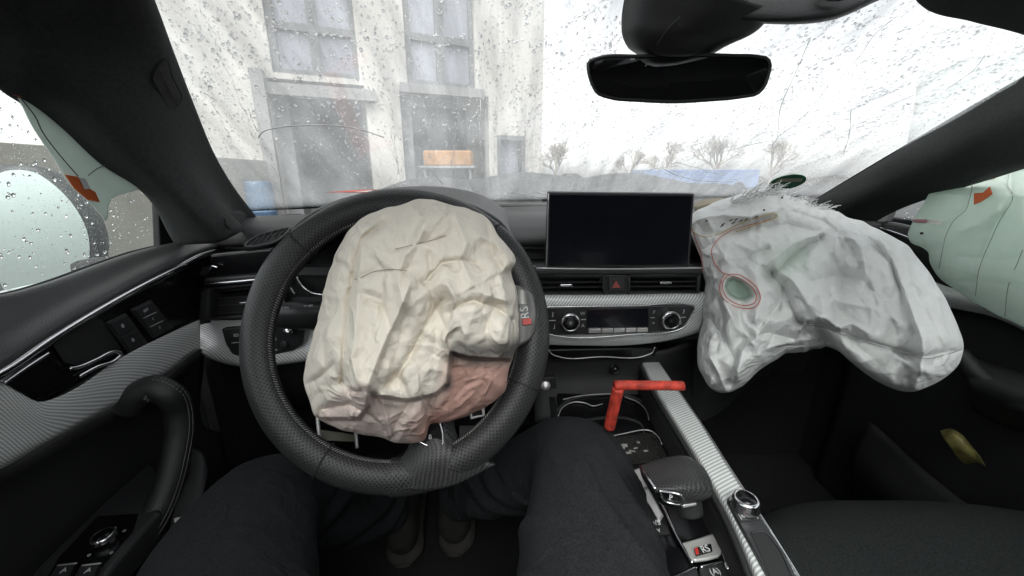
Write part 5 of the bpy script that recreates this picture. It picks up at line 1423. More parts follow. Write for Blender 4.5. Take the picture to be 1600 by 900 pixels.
for qx in (0, 38):
    k_ = slab('window_switch', [PZ(x + qx, y_, -.437) for x, y_ in [(88, 884), (118, 880), (100, 915), (66, 918)]], (0, 0, -.008), M['button'], arm, bevel=.001)
    tube('switch_edge', [PZ(90 + qx, 883.5, -.4362), PZ(120 + qx, 880, -.4362)], .0009, M['alu'], k_, n=6)
    text('switch_symbol', 'A', PZ(100 + qx, 891, -.4364), (.9, .4, 0), (-.4, .9, 0), .009, M['mark'], k_)
# side glass and sail
sgp = [Vector((-.622, -.6, -.16)), Vector((-.622, .30, -.155)), Vector((-.622, .62, -.13)), Vector((-.622, .66, .03)), Vector((-.60, .42, .2)), Vector((-.56, .0, .25)), Vector((-.56, -.6, .25))]
sg = loft('side_window', [[Vector((-.622, -.7 + 1.42 * k / 10, -.17 + .03 * k / 10)) for k in range(11)], [Vector((-.610, -.7 + 1.42 * k / 10, .02)) for k in range(11)], [Vector((-.585, -.7 + 1.42 * k / 10, .24)) for k in range(11)]], M['sideglass'], door, n=20, m=12, solid=.004)
slab('sail_panel', [PX(x, y_, -.605) for x, y_ in [(247, 318), (262, 322), (302, 362), (306, 384), (250, 386)]], (-.012, 0, 0), M['dark'], door, bevel=.002)
tube('window_seal', [PX(x, y_, -.615) for x, y_ in sill_w], .0035, M['dark'], door, n=8, res=60)
rnd = random.Random(77); sb_ = []
for k in range(2300):
    y_ = rnd.uniform(.02, .70); z_ = rnd.uniform(-.15, .22)
    x_ = -.622 + .0045 * 0 + (.037 * (z_ + .17) / .41) ; n = Vector((-1, 0, .08)).normalized()
    r = .0006 + .0017 * rnd.random() ** 2.6
    sb_.append(bead(Vector((x_ - .0045, y_, z_)), n, Vector((0, 0, -1)), r, rnd.uniform(1, 1.6), r * .6, 7, rnd))
sd_ = multi('rain_drops', sb_, M['water']); tag(sd_, 'rain drops beading on the driver\'s side window', 'rain drops', kind='stuff')
# exterior mirror outside the side glass
mg = spline([P(x, y_, .80 + (x - 60) * .0009) for x, y_ in [(-90, 330), (-40, 285), (30, 268), (100, 275), (150, 308), (178, 355), (176, 392), (150, 425), (60, 452), (-60, 470), (-100, 420)]], 60, True)
mc = sum(mg, Vector()) / 60; mn_ = Vector((.40, -.92, .045)).normalized()
mg = [p - mn_ * (p - mc).dot(mn_) for p in mg]
em = shell('door_mirror', [mg, inset(mg, -.012, .006, -mn_), inset(mg, -.010, .05, -mn_), inset(mg, .05, .09, -mn_)], mat('mirror_dark_rim', (.05, .055, .055), .5), door)
mg2 = [p + mn_ * .001 for p in mg]
shell('mirror_glass', [[p + mn_ * .0015 for p in mg2], mg2], mat('door_mirror_glass', (.66, .76, .73), .28, metal=1.0, var=.03), em, smooth=False)
box('mirror_foot', (-.67, .63, -.145), .10, .05, .03, M['dark'], em, bevel=.01)

# ================================================================ PASSENGER'S DOOR
XR_ = .97
pd = loft('door', [[PX(1345, 356, .945), PX(1390, 362, .945), PX(1460, 385, .945), PX(1600, 440, .945), PX(1760, 500, .945)],
                   [PX(1345, 400, .95), PX(1400, 410, .95), PX(1460, 430, .95), PX(1600, 480, .95), PX(1760, 560, .95)],
                   [Vector((.965, 1.0, -.45)), Vector((.965, .85, -.45)), Vector((.965, .7, -.45)), Vector((.965, .5, -.45)), Vector((.965, .3, -.45))],
                   [Vector((.965, 1.0, -.92)), Vector((.965, .85, -.92)), Vector((.965, .7, -.92)), Vector((.965, .5, -.92)), Vector((.965, .3, -.92))]], M['dark'], car, n=30, m=30, solid=.01)
loft('door_sill_pad', [[PX(1335, 352, .965), PX(1390, 350, .975), PX(1460, 362, .985), PX(1600, 395, .985), PX(1760, 440, .985)],
                       [PX(1345, 346, .94), PX(1395, 350, .94), PX(1460, 368, .94), PX(1600, 412, .94), PX(1760, 480, .94)],
                       [PX(1345, 356, .935), PX(1390, 364, .935), PX(1460, 388, .935), PX(1600, 444, .935), PX(1760, 520, .935)]], M['pad'], pd, n=30, m=14, solid=.004)
tube('chrome_strip', [PX(1350, 350, .934), PX(1395, 363, .932), PX(1460, 388, .93), PX(1600, 446, .93), PX(1760, 520, .93)], .0032, M['chrome'], pd, n=10, res=60)
loft('weave_trim', [[PX(1420, 420, .925), PX(1470, 445, .925), PX(1560, 468, .925), PX(1700, 520, .925)], [PX(1420, 440, .915), PX(1470, 460, .915), PX(1560, 486, .915), PX(1700, 545, .915)],
                    [PX(1420, 455, .925), PX(1478, 478, .925), PX(1552, 494, .925), PX(1700, 570, .925)]], M['weavedoor'], pd, n=50, m=16, solid=.003)
tube('grab_handle', [PX(1500, 555, .90), PX(1530, 590, .885), PX(1570, 618, .875), PX(1620, 640, .87), PX(1720, 670, .87)], .018, M['nappa'], pd, n=16, res=60, flat=.8)
loft('arm_rest', [[PX(1520, 560, .93), PX(1560, 575, .93), PX(1620, 590, .93), PX(1720, 610, .93)], [PX(1516, 600, .87), PX(1560, 612, .86), PX(1620, 630, .86), PX(1720, 660, .86)], [PX(1520, 640, .90), PX(1560, 660, .90), PX(1620, 680, .90), PX(1720, 720, .90)]], M['dark'], pd, n=30, m=14, solid=.004)
box('door_lining', (.99, -.25, -.52), .05, 1.1, .78, M['plastic'], pd, bevel=.01)
box('door_skin', (1.07, .25, -.60), .03, 1.75, .90, mat('grey_car_paint_right', (.30, .32, .31), .3, coat=.6), pd, bevel=.01)
loft('side_window', [[Vector((.985, -.7 + 1.7 * k / 10, -.16)) for k in range(11)], [Vector((.975, -.7 + 1.7 * k / 10, .02)) for k in range(11)], [Vector((.955, -.7 + 1.7 * k / 10, .24)) for k in range(11)]], M['sideglass'], pd, n=20, m=12, solid=.004)
sb_ = []
for k in range(1500):
    y_ = rnd.uniform(.6, .98); z_ = rnd.uniform(-.13, .14); r = .0006 + .0015 * rnd.random() ** 2
    sb_.append(bead(Vector((.985 - .03 * (z_ + .16) / .4 + .0045, y_, z_)), Vector((1, 0, .06)).normalized(), Vector((0, 0, -1)), r, 1.4, r * .6, 7, rnd))
sd_ = multi('rain_drops', sb_, M['water']); tag(sd_, 'rain drops beading on the passenger window ahead of the curtain airbag', 'rain drops', kind='stuff')
loft('door_pocket', [[Vector((.93, .42, -.62)), Vector((.90, .6, -.62)), Vector((.92, .85, -.60))], [Vector((.90, .42, -.70)), Vector((.87, .6, -.70)), Vector((.90, .85, -.68))], [Vector((.93, .42, -.84)), Vector((.91, .6, -.84)), Vector((.93, .85, -.84))]], M['dark'], pd, n=24, m=12, solid=.006)
# crumpled yellow wrapper in the door pocket
wrp = [[P(1470, 676, 0.760), P(1486, 673, 0.760), P(1502, 682, 0.760)], [P(1482, 692, 0.730), P(1498, 688, 0.715), P(1514, 697, 0.730)], [P(1494, 710, 0.730), P(1510, 704, 0.710), P(1526, 712, 0.730)], [P(1506, 723, 0.740), P(1522, 720, 0.730), P(1536, 727, 0.740)]]
wv = loft('snack_wrapper', wrp, mat('crumpled_yellow_foil', (.20, .18, .06), .5, var=.5, vscale=40, grain=1, gscale=60), None, n=26, m=26, solid=.004)
tag(wv, 'crumpled yellow and white wrapper lying in the passenger door pocket', 'wrapper')

# ================================================================ CENTRE CONSOLE
ZC = -.395
con = loft('centre_console', [[Vector((.08, .66, -.40)), Vector((.09, .45, ZC - .01)), Vector((.095, .2, ZC - .015)), Vector((.095, -.25, ZC - .02))],
                              [Vector((.085, .66, -.70)), Vector((.09, .45, -.72)), Vector((.095, .2, -.72)), Vector((.095, -.25, -.72))]], M['dark'], car, n=10, m=8, curved=False, solid=.01)
def zc(l, z=ZC): return [PZ(a, b_, z) for a, b_ in l]
deck = slab('console_deck', [Vector((.085, .70, ZC)), Vector((.262, .70, ZC)), Vector((.225, -.25, ZC)), Vector((.085, -.25, ZC))], (0, 0, -.02), M['gloss'], con, bevel=.004)
# aluminium weave rail on the passenger side
ZR = -.335
le = [(985, 528), (1001, 560), (1031, 617), (1062, 666), (1092, 715), (1116, 757), (1138, 796), (1163, 850), (1184, 902), (1210, 980)]
re = [(1007, 528), (1026, 560), (1066, 620), (1107, 681), (1136, 727), (1162, 767), (1182, 798), (1215, 850), (1247, 902), (1290, 980)]
def mid2(a, b_, f): return [(p[0] + (q[0] - p[0]) * f, p[1] + (q[1] - p[1]) * f) for p, q in zip(a, b_)]
Lr = zc(le, ZR); Rr = zc(re, ZR)
rail = loft('weave_rail', [[p + Vector((-.001, 0, -.012)) for p in Lr], Lr, [a.lerp(b_, .3) + Vector((0, 0, .001)) for a, b_ in zip(Lr, Rr)], [a.lerp(b_, .7) + Vector((0, 0, .001)) for a, b_ in zip(Lr, Rr)], Rr, [p + Vector((.001, 0, -.012)) for p in Rr], [p + Vector((.003, 0, -.05)) for p in Rr]], M['weaverail'], con, n=70, m=40, solid=.002)
loft('console_side', [[p + Vector((.0035, 0, -.02)) for p in Rr], [Vector((p.x + .012, p.y, -.55)) for p in Rr], [Vector((p.x + .02, p.y, -.90)) for p in Rr]], M['dark'], con, n=30, m=8, solid=.004)
tube('rail_edge', [p + Vector((.0005, 0, .001)) for p in Rr], .0012, M['chrome'], rail, n=8, res=80)
loft('rail_flank', [[p + Vector((-.002, 0, -.010)) for p in Lr], [p + Vector((-.004, 0, -.07)) for p in Lr]], M['dark'], rail, n=30, m=4, solid=.002)
tube('rail_gap', [p + Vector((-.004, 0, -.008)) for p in Lr], .0030, M['dark'], rail, n=8, res=80)
kp = slab('volume_panel', zc([(1136, 779), (1140, 776), (1158, 776), (1188, 806), (1228, 868), (1260, 930), (1222, 930), (1196, 890), (1160, 825), (1153, 812)], ZR + .006), (0, 0, -.006), M['button'], con, bevel=.001)
vk = lathe('volume_knob', zc([(1163, 793)], ZR + .006)[0], (0, 0, 1), [(.0135, 0), (.0142, .002), (.0125, .004), (.0128, .010), (.0115, .0125), (.0098, .013), (.0092, .012)], M['chrome'], kp, n=40)
lathe('knob_face', zc([(1163, 793)], ZR + .006)[0] + Vector((0, 0, .012)), (0, 0, 1), [(.0092, 0), (.009, .0012), (0, .0016)], M['gloss'], vk, n=30)
for (x, y_, s_) in ((1144, 781, '<-'), (1159, 807, '|<'), (1178, 805, '>|')):
    text('panel_symbol', s_, zc([(x, y_)], ZR + .0064)[0], (1, 0, 0), (0, 1, 0), .007, M['mark'], kp)
tube('panel_gap', zc([(1156, 815), (1187, 812)], ZR + .0062), .0006, M['dark'], kp, n=6)
slab('coin_tray', zc([(1174, 834), (1178, 832), (1196, 832), (1200, 836), (1250, 925), (1216, 925), (1180, 848)], ZR + .0066), (0, 0, -.0004), M['dark'], kp, bevel=0)
tube('tray_lip', zc([(1174, 834), (1178, 832), (1196, 832), (1202, 838), (1250, 925)], ZR + .0068), .0008, M['plastic'], kp, n=6)
# gloss side piece and sky reflection painted as a pale patch beside the lever
slab('sky_reflection_patch', zc([(1128, 853), (1147, 854), (1170, 905), (1150, 930), (1138, 930), (1140, 895)], ZC + .0012), (0, 0, -.001), mat('painted_sky_reflection', (.16, .155, .15), .6, grain=.4, gscale=300, var=.4, vscale=200), con, bevel=0)
tube('deck_chrome', zc([(1110, 785), (1126, 812), (1146, 850), (1165, 895), (1172, 930)], ZC + .002), .0008, M['alu'], con, n=6)
# cup holder area
cup = loft('cup_holder', [zc([(868, 640), (890, 622), (930, 615), (975, 615), (1008, 628), (1016, 650)], ZC + .004), zc([(876, 652), (900, 636), (940, 628), (975, 630), (1000, 642), (1008, 660)], ZC - .015), zc([(880, 665), (910, 660), (950, 655), (980, 656), (1000, 664), (1006, 680)], ZC + .001)], M['dark'], con, n=40, m=10, solid=.002)
tube('cup_rim', zc([(872, 650), (880, 636), (900, 628), (915, 630), (925, 634), (942, 631)], ZC + .003), .0010, M['alu'], cup, n=6, res=50)
tube('cup_rim', zc([(880, 624), (910, 618), (955, 615)], ZC + .004), .0009, M['alu'], cup, n=6, res=50)
tube('cup_rim', zc([(976, 620), (996, 628), (1010, 642), (1014, 656)], ZC + .004), .0010, M['alu'], cup, n=6, res=50)
tube('tray_rim', zc([(950, 683), (972, 678), (1020, 675), (1028, 682), (1034, 694)], ZC + .003), .0009, M['alu'], con, n=6, res=50)
slab('storage_tray', zc([(955, 684), (1022, 677), (1046, 718), (985, 726)], ZC + .0015), (0, 0, -.001), mat('scuffed_tray', (.018, .018, .017), .35, rvar=.2, vscale=60), con, bevel=0)
lit = []
rnd = random.Random(12)
for k in range(14):
    a, = zc([(rnd.uniform(968, 1010), rnd.uniform(690, 712))], ZC + .004)
    lit.append(box_data(a, rnd.uniform(.003, .012), rnd.uniform(.002, .005), .001, Matrix.Rotation(rnd.uniform(-.4, .6), 3, 'Z') @ Matrix.Rotation(rnd.uniform(-.4, .4), 3, 'X')))
gd = multi('broken_plastic', lit, mat('grey_shard', (.22, .22, .21), .3), smooth=False)
tag(gd, 'little grey shards of broken plastic lying in the console tray', 'debris', kind='stuff')

# gear lever
ZS = -.385
base = loft('lever_plate', [zc([(1066, 852), (1090, 845), (1117, 836)], ZS + .001), zc([(1072, 862), (1096, 858), (1122, 850)], ZS + .002), zc([(1080, 876), (1100, 874), (1127, 866)], ZS + .004), zc([(1086, 879), (1102, 877), (1122, 872)], ZS + .005)], M['plate'], con, n=16, m=16, solid=.003)
bq = zc([(1084, 857), (1111, 850), (1113, 861), (1087, 868)], ZS + .0085)
nb = (bq[1] - bq[0]).cross(bq[3] - bq[0]).normalized()
if nb.z < 0: nb = -nb
def pq(l, off): return [PL(x, y_, bq[0] + Vector((0, 0, off)), Vector((0, .06, 1)).normalized()) for x, y_ in l]
bd = slab('badge', pq([(1085, 856), (1111, 849), (1113.5, 860), (1087.5, 867)], .000), (0, 0, -.006), mat('badge_black_console', (.01, .01, .01), .25), base, bevel=.0003)
slab('badge_red', pq([(1085.3, 856.2), (1090, 855), (1092.4, 865.5), (1087.8, 866.6)], .0006), (0, 0, -.0004), M['redmark'], bd, bevel=0)
A_, B_ = pq([(1090, 859), (1111, 853.5)], 0); C_, = pq([(1102, 858)], .0006)
text('badge_letters', 'RS', C_, (B_ - A_), (0, 1, .18), .0095, M['mark'], bd)
rails = [tube('lever_rail', zc([(1108, 786), (1116, 812), (1124, 836), (1130, 862), (1138, 890)], ZS + .006), .0018, M['chrome'], con, n=8, res=40)]
tube('lever_rail', zc([(1024, 770), (1040, 800), (1056, 835), (1066, 853), (1082, 880)], ZS + .004), .0016, M['chrome'], con, n=8, res=40)
slab('lever_slot', zc([(1040, 786), (1106, 782), (1116, 832), (1064, 848), (1050, 822)], ZS - .002), (0, 0, -.003), M['gloss'], con, bevel=.001)
gearneck = tube('gear_lever', [P(1078, 800, .43), P(1074, 780, .43), P(1064, 755, .425)], lambda t: .014, M['dark'], car, n=20)
kr = []
knob_rows = [
    [P(1002, 727, .430), P(1033, 718, .440), P(1073, 715, .448), P(1092, 726, .450)],
    [P(1002, 728, .412), P(1034, 717, .420), P(1076, 714, .424), P(1098, 728, .428)],
    [P(1008, 740, .396), P(1040, 729, .398), P(1082, 727, .401), P(1106, 741, .408)],
    [P(1017, 754, .380), P(1048, 746, .379), P(1087, 744, .382), P(1111, 752, .392)],
    [P(1025, 766, .368), P(1055, 764, .363), P(1090, 762, .367), P(1113, 762, .383)],
    [P(1032, 772, .371), P(1062, 775, .365), P(1092, 775, .368), P(1112, 772, .386)],
    [P(1040, 782, .382), P(1066, 787, .378), P(1090, 785, .382), P(1108, 778, .396)],
    [P(1044, 780, .400), P(1068, 784, .400), P(1088, 782, .402), P(1100, 774, .41)]]
gk = loft('knob', knob_rows, M['knobleather'], gearneck, n=40, m=50, solid=.006)
loft('knob_side', [[P(1000, 725, .425), P(1012, 750, .385), P(1024, 767, .374), P(1042, 784, .388)], [P(999, 731, .43), P(1008, 752, .395), P(1020, 772, .384), P(1040, 792, .40)], [P(1010, 745, .45), P(1020, 765, .42), P(1034, 785, .41), P(1050, 795, .42)]], M['gloss'], gearneck, n=24, m=14, solid=.004)
tube('knob_trim', [P(1000, 728, .416), P(1012, 747, .380), P(1024, 764, .3665)], .0014, M['chrome'], gearneck, n=8)
tube('button_frame', [P(1030, 767, .365), P(1064, 774, .358), P(1065, 788, .366), P(1041, 784, .372), P(1031, 768, .365)], .0012, M['chrome'], gearneck, n=8, res=80)
slab('park_button', [P(1033, 769, .366), P(1062, 775, .359), P(1063, 786, .3665), P(1042, 782, .3725)], ray(1050, 776).normalized() * .004, M['gloss'], gearneck, bevel=.0004)
text('button_letter', 'P', P(1048, 777.5, .3625), (1, 0, -.25), (0, .6, .8), .0065, M['mark'], gearneck)
tube('knob_hinge', [P(1066, 790, .380), P(1086, 786, .383)], .0022, M['alu'], gearneck, n=8)
# silver plates and keys left of the lever
loft('shift_plate', [zc([(988, 736), (1000, 731)], ZS + .012), zc([(996, 750), (1014, 742)], ZS + .006), zc([(1002, 765), (1020, 760)], ZS + .004)], M['alu'], con, n=6, m=8, solid=.002)
loft('shift_plate', [zc([(996, 766), (1012, 762)], ZS + .006), zc([(1014, 790), (1028, 792)], ZS + .004), zc([(1030, 818), (1036, 808)], ZS + .002)], M['alu'], con, n=6, m=10, solid=.002)
sp_ = slab('shift_scale', zc([(998, 770), (1008, 772), (1026, 800), (1048, 835), (1028, 838), (1004, 830)], ZS + .003), (0, 0, -.002), M['gloss'], con, bevel=.0006)
for (x, y_, s_, z_) in ((1023, 817, 'D/S', .009), (1029, 828, 'v', .008), (1027, 807, '^', .006), (1010, 796, 'I', .009)):
    text('scale_letter', s_, zc([(x, y_)], ZS + .0036)[0], (1, .1, 0), (-.1, 1, 0), z_, M['mark'], sp_)
for q in ([(1046, 905), (1089, 886), (1098, 930), (1060, 950)], [(1092, 886), (1131, 877), (1141, 890), (1142, 930), (1102, 935)]):
    k_ = slab('console_key', zc(q, ZS + .001), (0, 0, -.01), M['button'], con, bevel=.0015)
    e_ = zc([(q[0][0] + 2, q[0][1]), (q[1][0] - 1, q[1][1] + .5)], ZS + .0018)
    tube('key_edge', e_, .0013, M['chrome'], k_, n=8)
text('key_symbol', '(A)', zc([(1117, 893)], ZS + .0016)[0], (1, .12, 0), (-.12, 1, 0), .0085, M['mark'], con)
slab('ash_panel', zc([(1036, 850), (1062, 856), (1086, 885), (1048, 902), (1030, 870)], ZS), (0, 0, -.003), M['gloss'], con, bevel=.001)

# red handle standing in the cup holder
red = mat('worn_red_plastic', (.46, .045, .028), .6, rvar=.15, var=.55, vscale=90, grain=.3, gscale=300)
rh = tube('red_handle', [P(952, 668, .55), P(957, 646, .538), P(966, 606, .522)], .0078, red, n=16)
rt = thing('hand_tool', 'worn red L-shaped plastic handle standing in the cup holder', 'tool', P(946, 668, .55))
rh.parent = rt; rh.location = Vector(WLOC[rh.name]) - Vector(rt.location); rh.name = 'grip_stem'
tube('grip_bar', [P(960, 602, .520), P(1010, 602, .524), P(1066, 603, .528)], .0066, red, rt, n=18)
lathe('grip_end', P(1066, 603, .528), (1, 0, 0), [(.0066, 0), (.0062, .0015), (.004, .0022), (.0, .0022)], red, rt, n=18)

# ================================================================ SEATS
ps = loft('passenger_seat', [[Vector((.36, .50, -.62)), Vector((.47, .52, -.61)), Vector((.62, .53, -.61)), Vector((.76, .52, -.61)), Vector((.86, .50, -.62))],
                        [Vector((.345, .48, -.54)), Vector((.46, .52, -.53)), Vector((.62, .53, -.53)), Vector((.77, .52, -.53)), Vector((.87, .48, -.53))],
                        [Vector((.345, .44, -.49)), Vector((.47, .47, -.495)), Vector((.62, .48, -.495)), Vector((.76, .47, -.495)), Vector((.87, .44, -.475))],
                        [Vector((.34, .30, -.48)), Vector((.45, .33, -.51)), Vector((.62, .33, -.51)), Vector((.78, .33, -.51)), Vector((.88, .30, -.47))],
                        [Vector((.34, .0, -.48)), Vector((.45, .0, -.53)), Vector((.62, .0, -.53)), Vector((.78, .0, -.53)), Vector((.88, .0, -.47))],
                        [Vector((.36, -.15, -.40)), Vector((.45, -.12, -.42)), Vector((.62, -.12, -.42)), Vector((.78, -.12, -.42)), Vector((.86, -.15, -.40))],
                        [Vector((.38, -.30, .0)), Vector((.45, -.28, .0)), Vector((.62, -.28, .0)), Vector((.78, -.28, .0)), Vector((.84, -.30, .0))]], M['seatcloth'], car, n=50, m=60, solid=.03)
tube('seat_piping', [Vector((.80, .47, -.472)), Vector((.80, .38, -.482)), Vector((.81, .2, -.492)), Vector((.81, .0, -.50))], .0028, M['plastic'], ps, n=8, res=50)
ds = loft('driver_seat', [[Vector((-.38, .20, -.70)), Vector((-.14, .22, -.70)), Vector((.07, .20, -.70))], [Vector((-.39, .18, -.62)), Vector((-.14, .20, -.62)), Vector((.07, .18, -.62))], [Vector((-.39, .0, -.58)), Vector((-.14, .0, -.62)), Vector((.07, .0, -.58))], [Vector((-.39, -.3, -.58)), Vector((-.14, -.3, -.64)), Vector((.07, -.3, -.58))], [Vector((-.36, -.45, -.3)), Vector((-.14, -.46, -.3)), Vector((.05, -.45, -.3))], [Vector((-.32, -.55, .1)), Vector((-.14, -.55, .1)), Vector((.02, -.55, .1))]], M['seatcloth'], car, n=30, m=40, solid=.03)
# seat side trim beside the door with a small white switch
sst = loft('seat_side_trim', [[P(292, 700, .62), P(312, 706, .62), P(322, 740, .60)], [P(282, 760, .58), P(305, 770, .57), P(312, 800, .55)], [P(262, 860, .52), P(290, 860, .51), P(292, 900, .49)], [P(240, 960, .48), P(280, 960, .46), P(280, 1000, .44)]], M['plastic'], car, n=16, m=24, solid=.004)
slab('seat_switch', [P(271, 810, .535), P(282, 808, .535), P(284, 815, .53), P(273, 818, .53)], (0, .004, -.003), M['mark'], sst, bevel=.0006)
# pedals
pdl = slab('brake_pedal', [Vector((-.14, .86, -.70)), Vector((-.05, .86, -.70)), Vector((-.05, .88, -.62)), Vector((-.14, .88, -.62))], (0, .01, 0), M['alu'], car, bevel=.004)
tube('pedal_arm', [Vector((-.095, .885, -.64)), Vector((-.095, 1.0, -.40))], .008, M['dark'], pdl, n=8)

# ================================================================ PERSON (legs of the one behind the camera)
def skin_mesh(pts, edges, radii, mt, name, parent, root=0, sub=2, post=None):
    me = bpy.data.meshes.new(name); me.from_pydata([tuple(p) for p in pts], edges, [])
    o = bpy.data.objects.new('tmp_skin', me); COL.objects.link(o)
    m_ = o.modifiers.new('s', 'SKIN'); m_.use_smooth_shade = True
    for i, r in enumerate(radii):
        o.data.skin_vertices[0].data[i].radius = r if isinstance(r, tuple) else (r, r)
    o.data.skin_vertices[0].data[root].use_root = True
    s = o.modifiers.new('u', 'SUBSURF'); s.levels = sub; s.render_levels = sub
    dg = bpy.context.evaluated_depsgraph_get(); dg.update()
    m2 = bpy.data.meshes.new_from_object(o.evaluated_get(dg))
    V = [v.co.copy() for v in m2.vertices]; N = [v.normal.copy() for v in m2.vertices]; Fc = [tuple(p.vertices) for p in m2.polygons]
    bpy.data.objects.remove(o)
    if post: V = [post(v, n) for v, n in zip(V, N)]
    return mesh_obj(name, V, Fc, mt, parent)
from mathutils import noise as mn
per = thing('person', 'seated person in dark navy trousers with both knees under the steering wheel', 'person', (-.10, -.2, -.62))
LK = P(402, 778, .57); RK = P(912, 703, .575)
HL = Vector((-.15, -.12, -.50)); HR = Vector((.035, -.12, -.50))
LF = Vector((-.27, .78, -.80)); RF = Vector((-.135, .80, -.79))
pts = [Vector((-.06, -.20, -.47)), HL, HL.lerp(LK, .5) + Vector((0, 0, .01)), LK, LK.lerp(LF, .45) + Vector((0, 0, -.02)), LF + Vector((0, -.055, .055)),
       HR, HR.lerp(RK, .5) + Vector((0, 0, .01)), RK, RK.lerp(RF, .45), RF + Vector((0, -.055, .055)), Vector((-.09, -.26, -.25)), Vector((-.10, -.30, -.10))]
ed = [(0, 1), (1, 2), (2, 3), (3, 4), (4, 5), (0, 6), (6, 7), (7, 8), (8, 9), (9, 10), (0, 11), (11, 12)]
body = skin_mesh(pts, ed, [.11, .09, .08, .058, .05, .035, .09, .08, .058, .05, .035, (.14, .10), (.15, .10)], mat('skin', (.45, .30, .24), .6), 'body', per)
tp_ = pts[:11]; te = ed[:10]
rad = [.135, .115, .118, .084, .070, .058, .108, .100, .076, .066, .055]
def folds(v, n):
    a = mn.noise(v * 5.0) * .006
    # long diagonal pull folds over the right thigh, soft ones on the left
    if v.x > -.08:
        f = sin((v.y * .75 + v.x * 1.7 + v.z * .6) * 44 + mn.noise(v * 5) * 7.0)
        w = max(0, min(1, (.50 - v.y) * 6)) if v.y > -.1 else .3
        a += .0085 * w * max(0, .35 + mn.noise(v * 7 + Vector((3, 1, 5))) * 1.6) * (1 - abs(f)) ** 2.2 - .0025 * w
    else:
        f = sin((v.y * 1.0 - v.x * .9) * 30 + mn.noise(v * 5) * 6.0)
        a += .0050 * max(0, .3 + mn.noise(v * 7) * 1.6) * (1 - abs(f)) ** 2.2
    if v.z < -.5: a += .006 * sin(v.z * 70 + mn.noise(v * 9) * 5)
    a += mn.noise(v * 26) * .0016
    return v + n * a
skin_mesh(tp_, te, rad, M['jeans'], 'trousers', per, sub=5, post=folds)
shoem = mat('olive_canvas_shoe', (.022, .021, .019), .8, var=.4, vscale=30); solem = mat('cream_sole', (.035, .032, .028), .7)
for fp, yaw in ((LF, .15), (RF, -.05)):
    d = Vector((sin(-yaw), cos(yaw), .25)).normalized(); sx = d.cross(Vector((0, 0, 1))).normalized(); up = sx.cross(d)
    def S(a, b_, c): return fp + d * a + sx * b_ + up * c
    rows = []
    for (a, w, h0, h1) in ((-.104, .001, .009, .011), (-.10, .022, -.02, .04), (-.085, .034, -.045, .085), (-.03, .038, -.045, .09), (.04, .042, -.045, .055), (.11, .046, -.045, .03), (.16, .036, -.045, .012), (.18, .015, -.035, -.01), (.183, .001, -.02, -.019)):
        rows.append([S(a, w * cos(q), (h0 + h1) / 2 + (h1 - h0) / 2 * sin(q)) for q in [2 * pi * k / 14 for k in range(15)]])
    sh_ = loft('shoe', rows, shoem, per, n=30, m=40, sub=0)
    rows = []
    for (a, w) in ((-.11, .02), (-.09, .040), (-.02, .042), (.05, .046), (.12, .050), (.17, .038), (.192, .014)):
        rows.append([S(a, w * cos(q), -.048 + .012 * sin(q)) for q in [2 * pi * k / 10 for k in range(11)]])
    loft('sole', rows, solem, sh_, n=24, m=30)
    lc = [tube_data([S(-.01 + k * .022, -.028, .085 - k * .014), S(-.005 + k * .022, 0, .097 - k * .014), S(.0 + k * .022, .028, .085 - k * .014)], .003, 5, res=8) for k in range(5)]
    multi('laces', lc, mat('grey_laces', (.16, .16, .15), .8), sh_)

# ================================================================ SMALL THINGS ON THE GLASS AND DASH
# green round sticker on the inside of the windscreen
scx, scy = 1230, 284
s_, t_ = hit_ws(1230, 283); c = WS(s_, t_); n = WSn(s_, t_); c = c - n * .0035
du = (WS(min(1, s_ + .02), t_) - WS(s_ - .02, t_)).normalized(); dv_ = n.cross(du)
gst = thing('sticker', 'round green emission sticker with cream band low on the windscreen', 'sticker', c)
def dpoly_(r, y0=-9, y1=9, off=0):
    out = []
    for k in range(40):
        a = 2 * pi * k / 40; y_ = min(y1, max(y0, r * sin(a))); x_ = r * cos(a)
        if abs(r * sin(a)) > abs(y_): x_ = math.copysign(math.sqrt(max(0, r * r - y_ * y_)), x_)
        out.append(c - n * off + du * x_ + dv_ * y_)
    return out
slab('disc', dpoly_(.040), n * .0006, mat('sticker_green', (.03, .22, .10), .5), gst, bevel=0)
bandp = [c - n * .0009 + du * x_ + dv_ * y_ for x_, y_ in ((-.031, -.004), (.031, -.004), (.026, -.022), (-.026, -.022))]
slab('text_band', bandp, n * .0004, mat('sticker_cream', (.55, .52, .38), .6), gst, bevel=0)

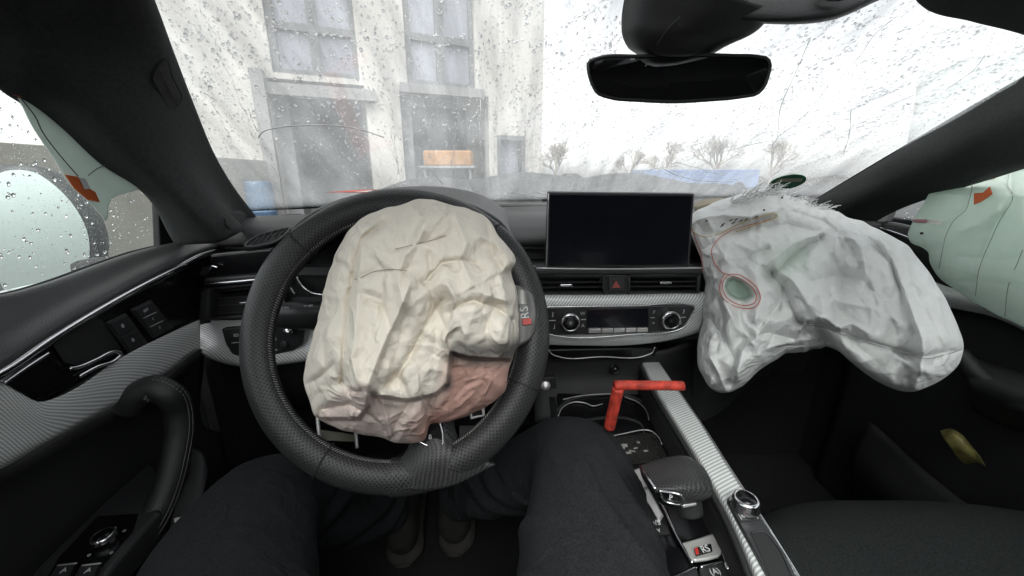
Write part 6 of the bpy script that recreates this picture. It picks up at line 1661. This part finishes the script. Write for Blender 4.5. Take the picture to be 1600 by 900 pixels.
# red framed document lying on the dash behind the wheel, mirrored in the glass
doc = thing('document', 'red framed paper sheet lying on the instrument hood behind the steering wheel', 'paper', (-.26, .80, -.03))
def dp(x, y_, z_=-.0725): return Vector((x * .75 - .06, .70 + (y_ - .78) * .75, z_ + .0475))
slab('sheet', [dp(-.32, .80), dp(-.17, .80), dp(-.16, .97), dp(-.31, .97)], (0, 0, -.0006), mat('paper_white', (.72, .72, .74), .8), doc, bevel=0)
redp = mat('paper_red', (.62, .10, .06), .7)
rp = [[dp(-.36, .78, -.0718), dp(-.32, .78, -.0718), dp(-.31, .99, -.0718), dp(-.345, .99, -.0718)], [dp(-.318, .955, -.0716), dp(-.14, .955, -.0716), dp(-.14, .995, -.0716), dp(-.318, .995, -.0716)], [dp(-.318, .775, -.0716), dp(-.16, .775, -.0716), dp(-.16, .80, -.0716), dp(-.318, .80, -.0716)]]
for r_ in rp: slab('red_border', r_, (0, 0, -.0005), redp, doc, bevel=0)
tube('paper_ring', [dp(-.26 + .02 * cos(a), .88 + .03 * sin(a), -.0712) for a in [k * pi / 4 for k in range(8)]], .0012, M['plastic'], doc, closed=True, n=5, res=30)

# thin bright lines and hair-thin scratches in the glass
def line_on_glass(l, w=.0005):
    q = []
    for (x, y_) in l:
        a, b_ = hit_ws(x, y_); q.append(WS(a, b_) - WSn(a, b_) * .001)
    return tube_data(q, w, 4, res=len(l) * 6)
crk = [line_on_glass([(674, 266), (684, 278), (694, 290)], .0007), line_on_glass([(1035, 262), (1060, 274), (1100, 282), (1150, 282)], .0007), line_on_glass([(1060, 254), (1090, 262), (1120, 270)]), line_on_glass([(1000, 268), (1030, 262), (1060, 258)]),
       line_on_glass([(790, 300), (812, 303), (842, 308)], .0008), line_on_glass([(404, 214), (410, 206), (440, 198), (490, 195), (540, 197), (575, 205), (600, 214)], .0009),
       line_on_glass([(1140, 235), (1170, 226), (1200, 220)]), line_on_glass([(840, 300), (855, 304), (868, 300)])]
bcm = mat('bright_line', (.75, .78, .78), .3)
for q in crk: mesh_obj('glass_line', q[0], q[1], bcm, wind)
hr = [line_on_glass([(1265, 62), (1240, 120), (1222, 160), (1215, 215)], .0004), line_on_glass([(1540, 85), (1520, 110), (1492, 130), (1478, 140)], .0004), line_on_glass([(1400, 25), (1370, 50), (1345, 85), (1310, 125)], .0004),
      line_on_glass([(1295, 130), (1275, 160), (1240, 195), (1215, 215), (1210, 230), (1220, 226)], .0004), line_on_glass([(1190, 160), (1186, 172)], .0004), line_on_glass([(1330, 170), (1326, 215), (1318, 240)], .0004)]
gsm = mat('grey_scratch', (.25, .25, .25), .6)
for q in hr: mesh_obj('glass_scratch', q[0], q[1], gsm, wind)
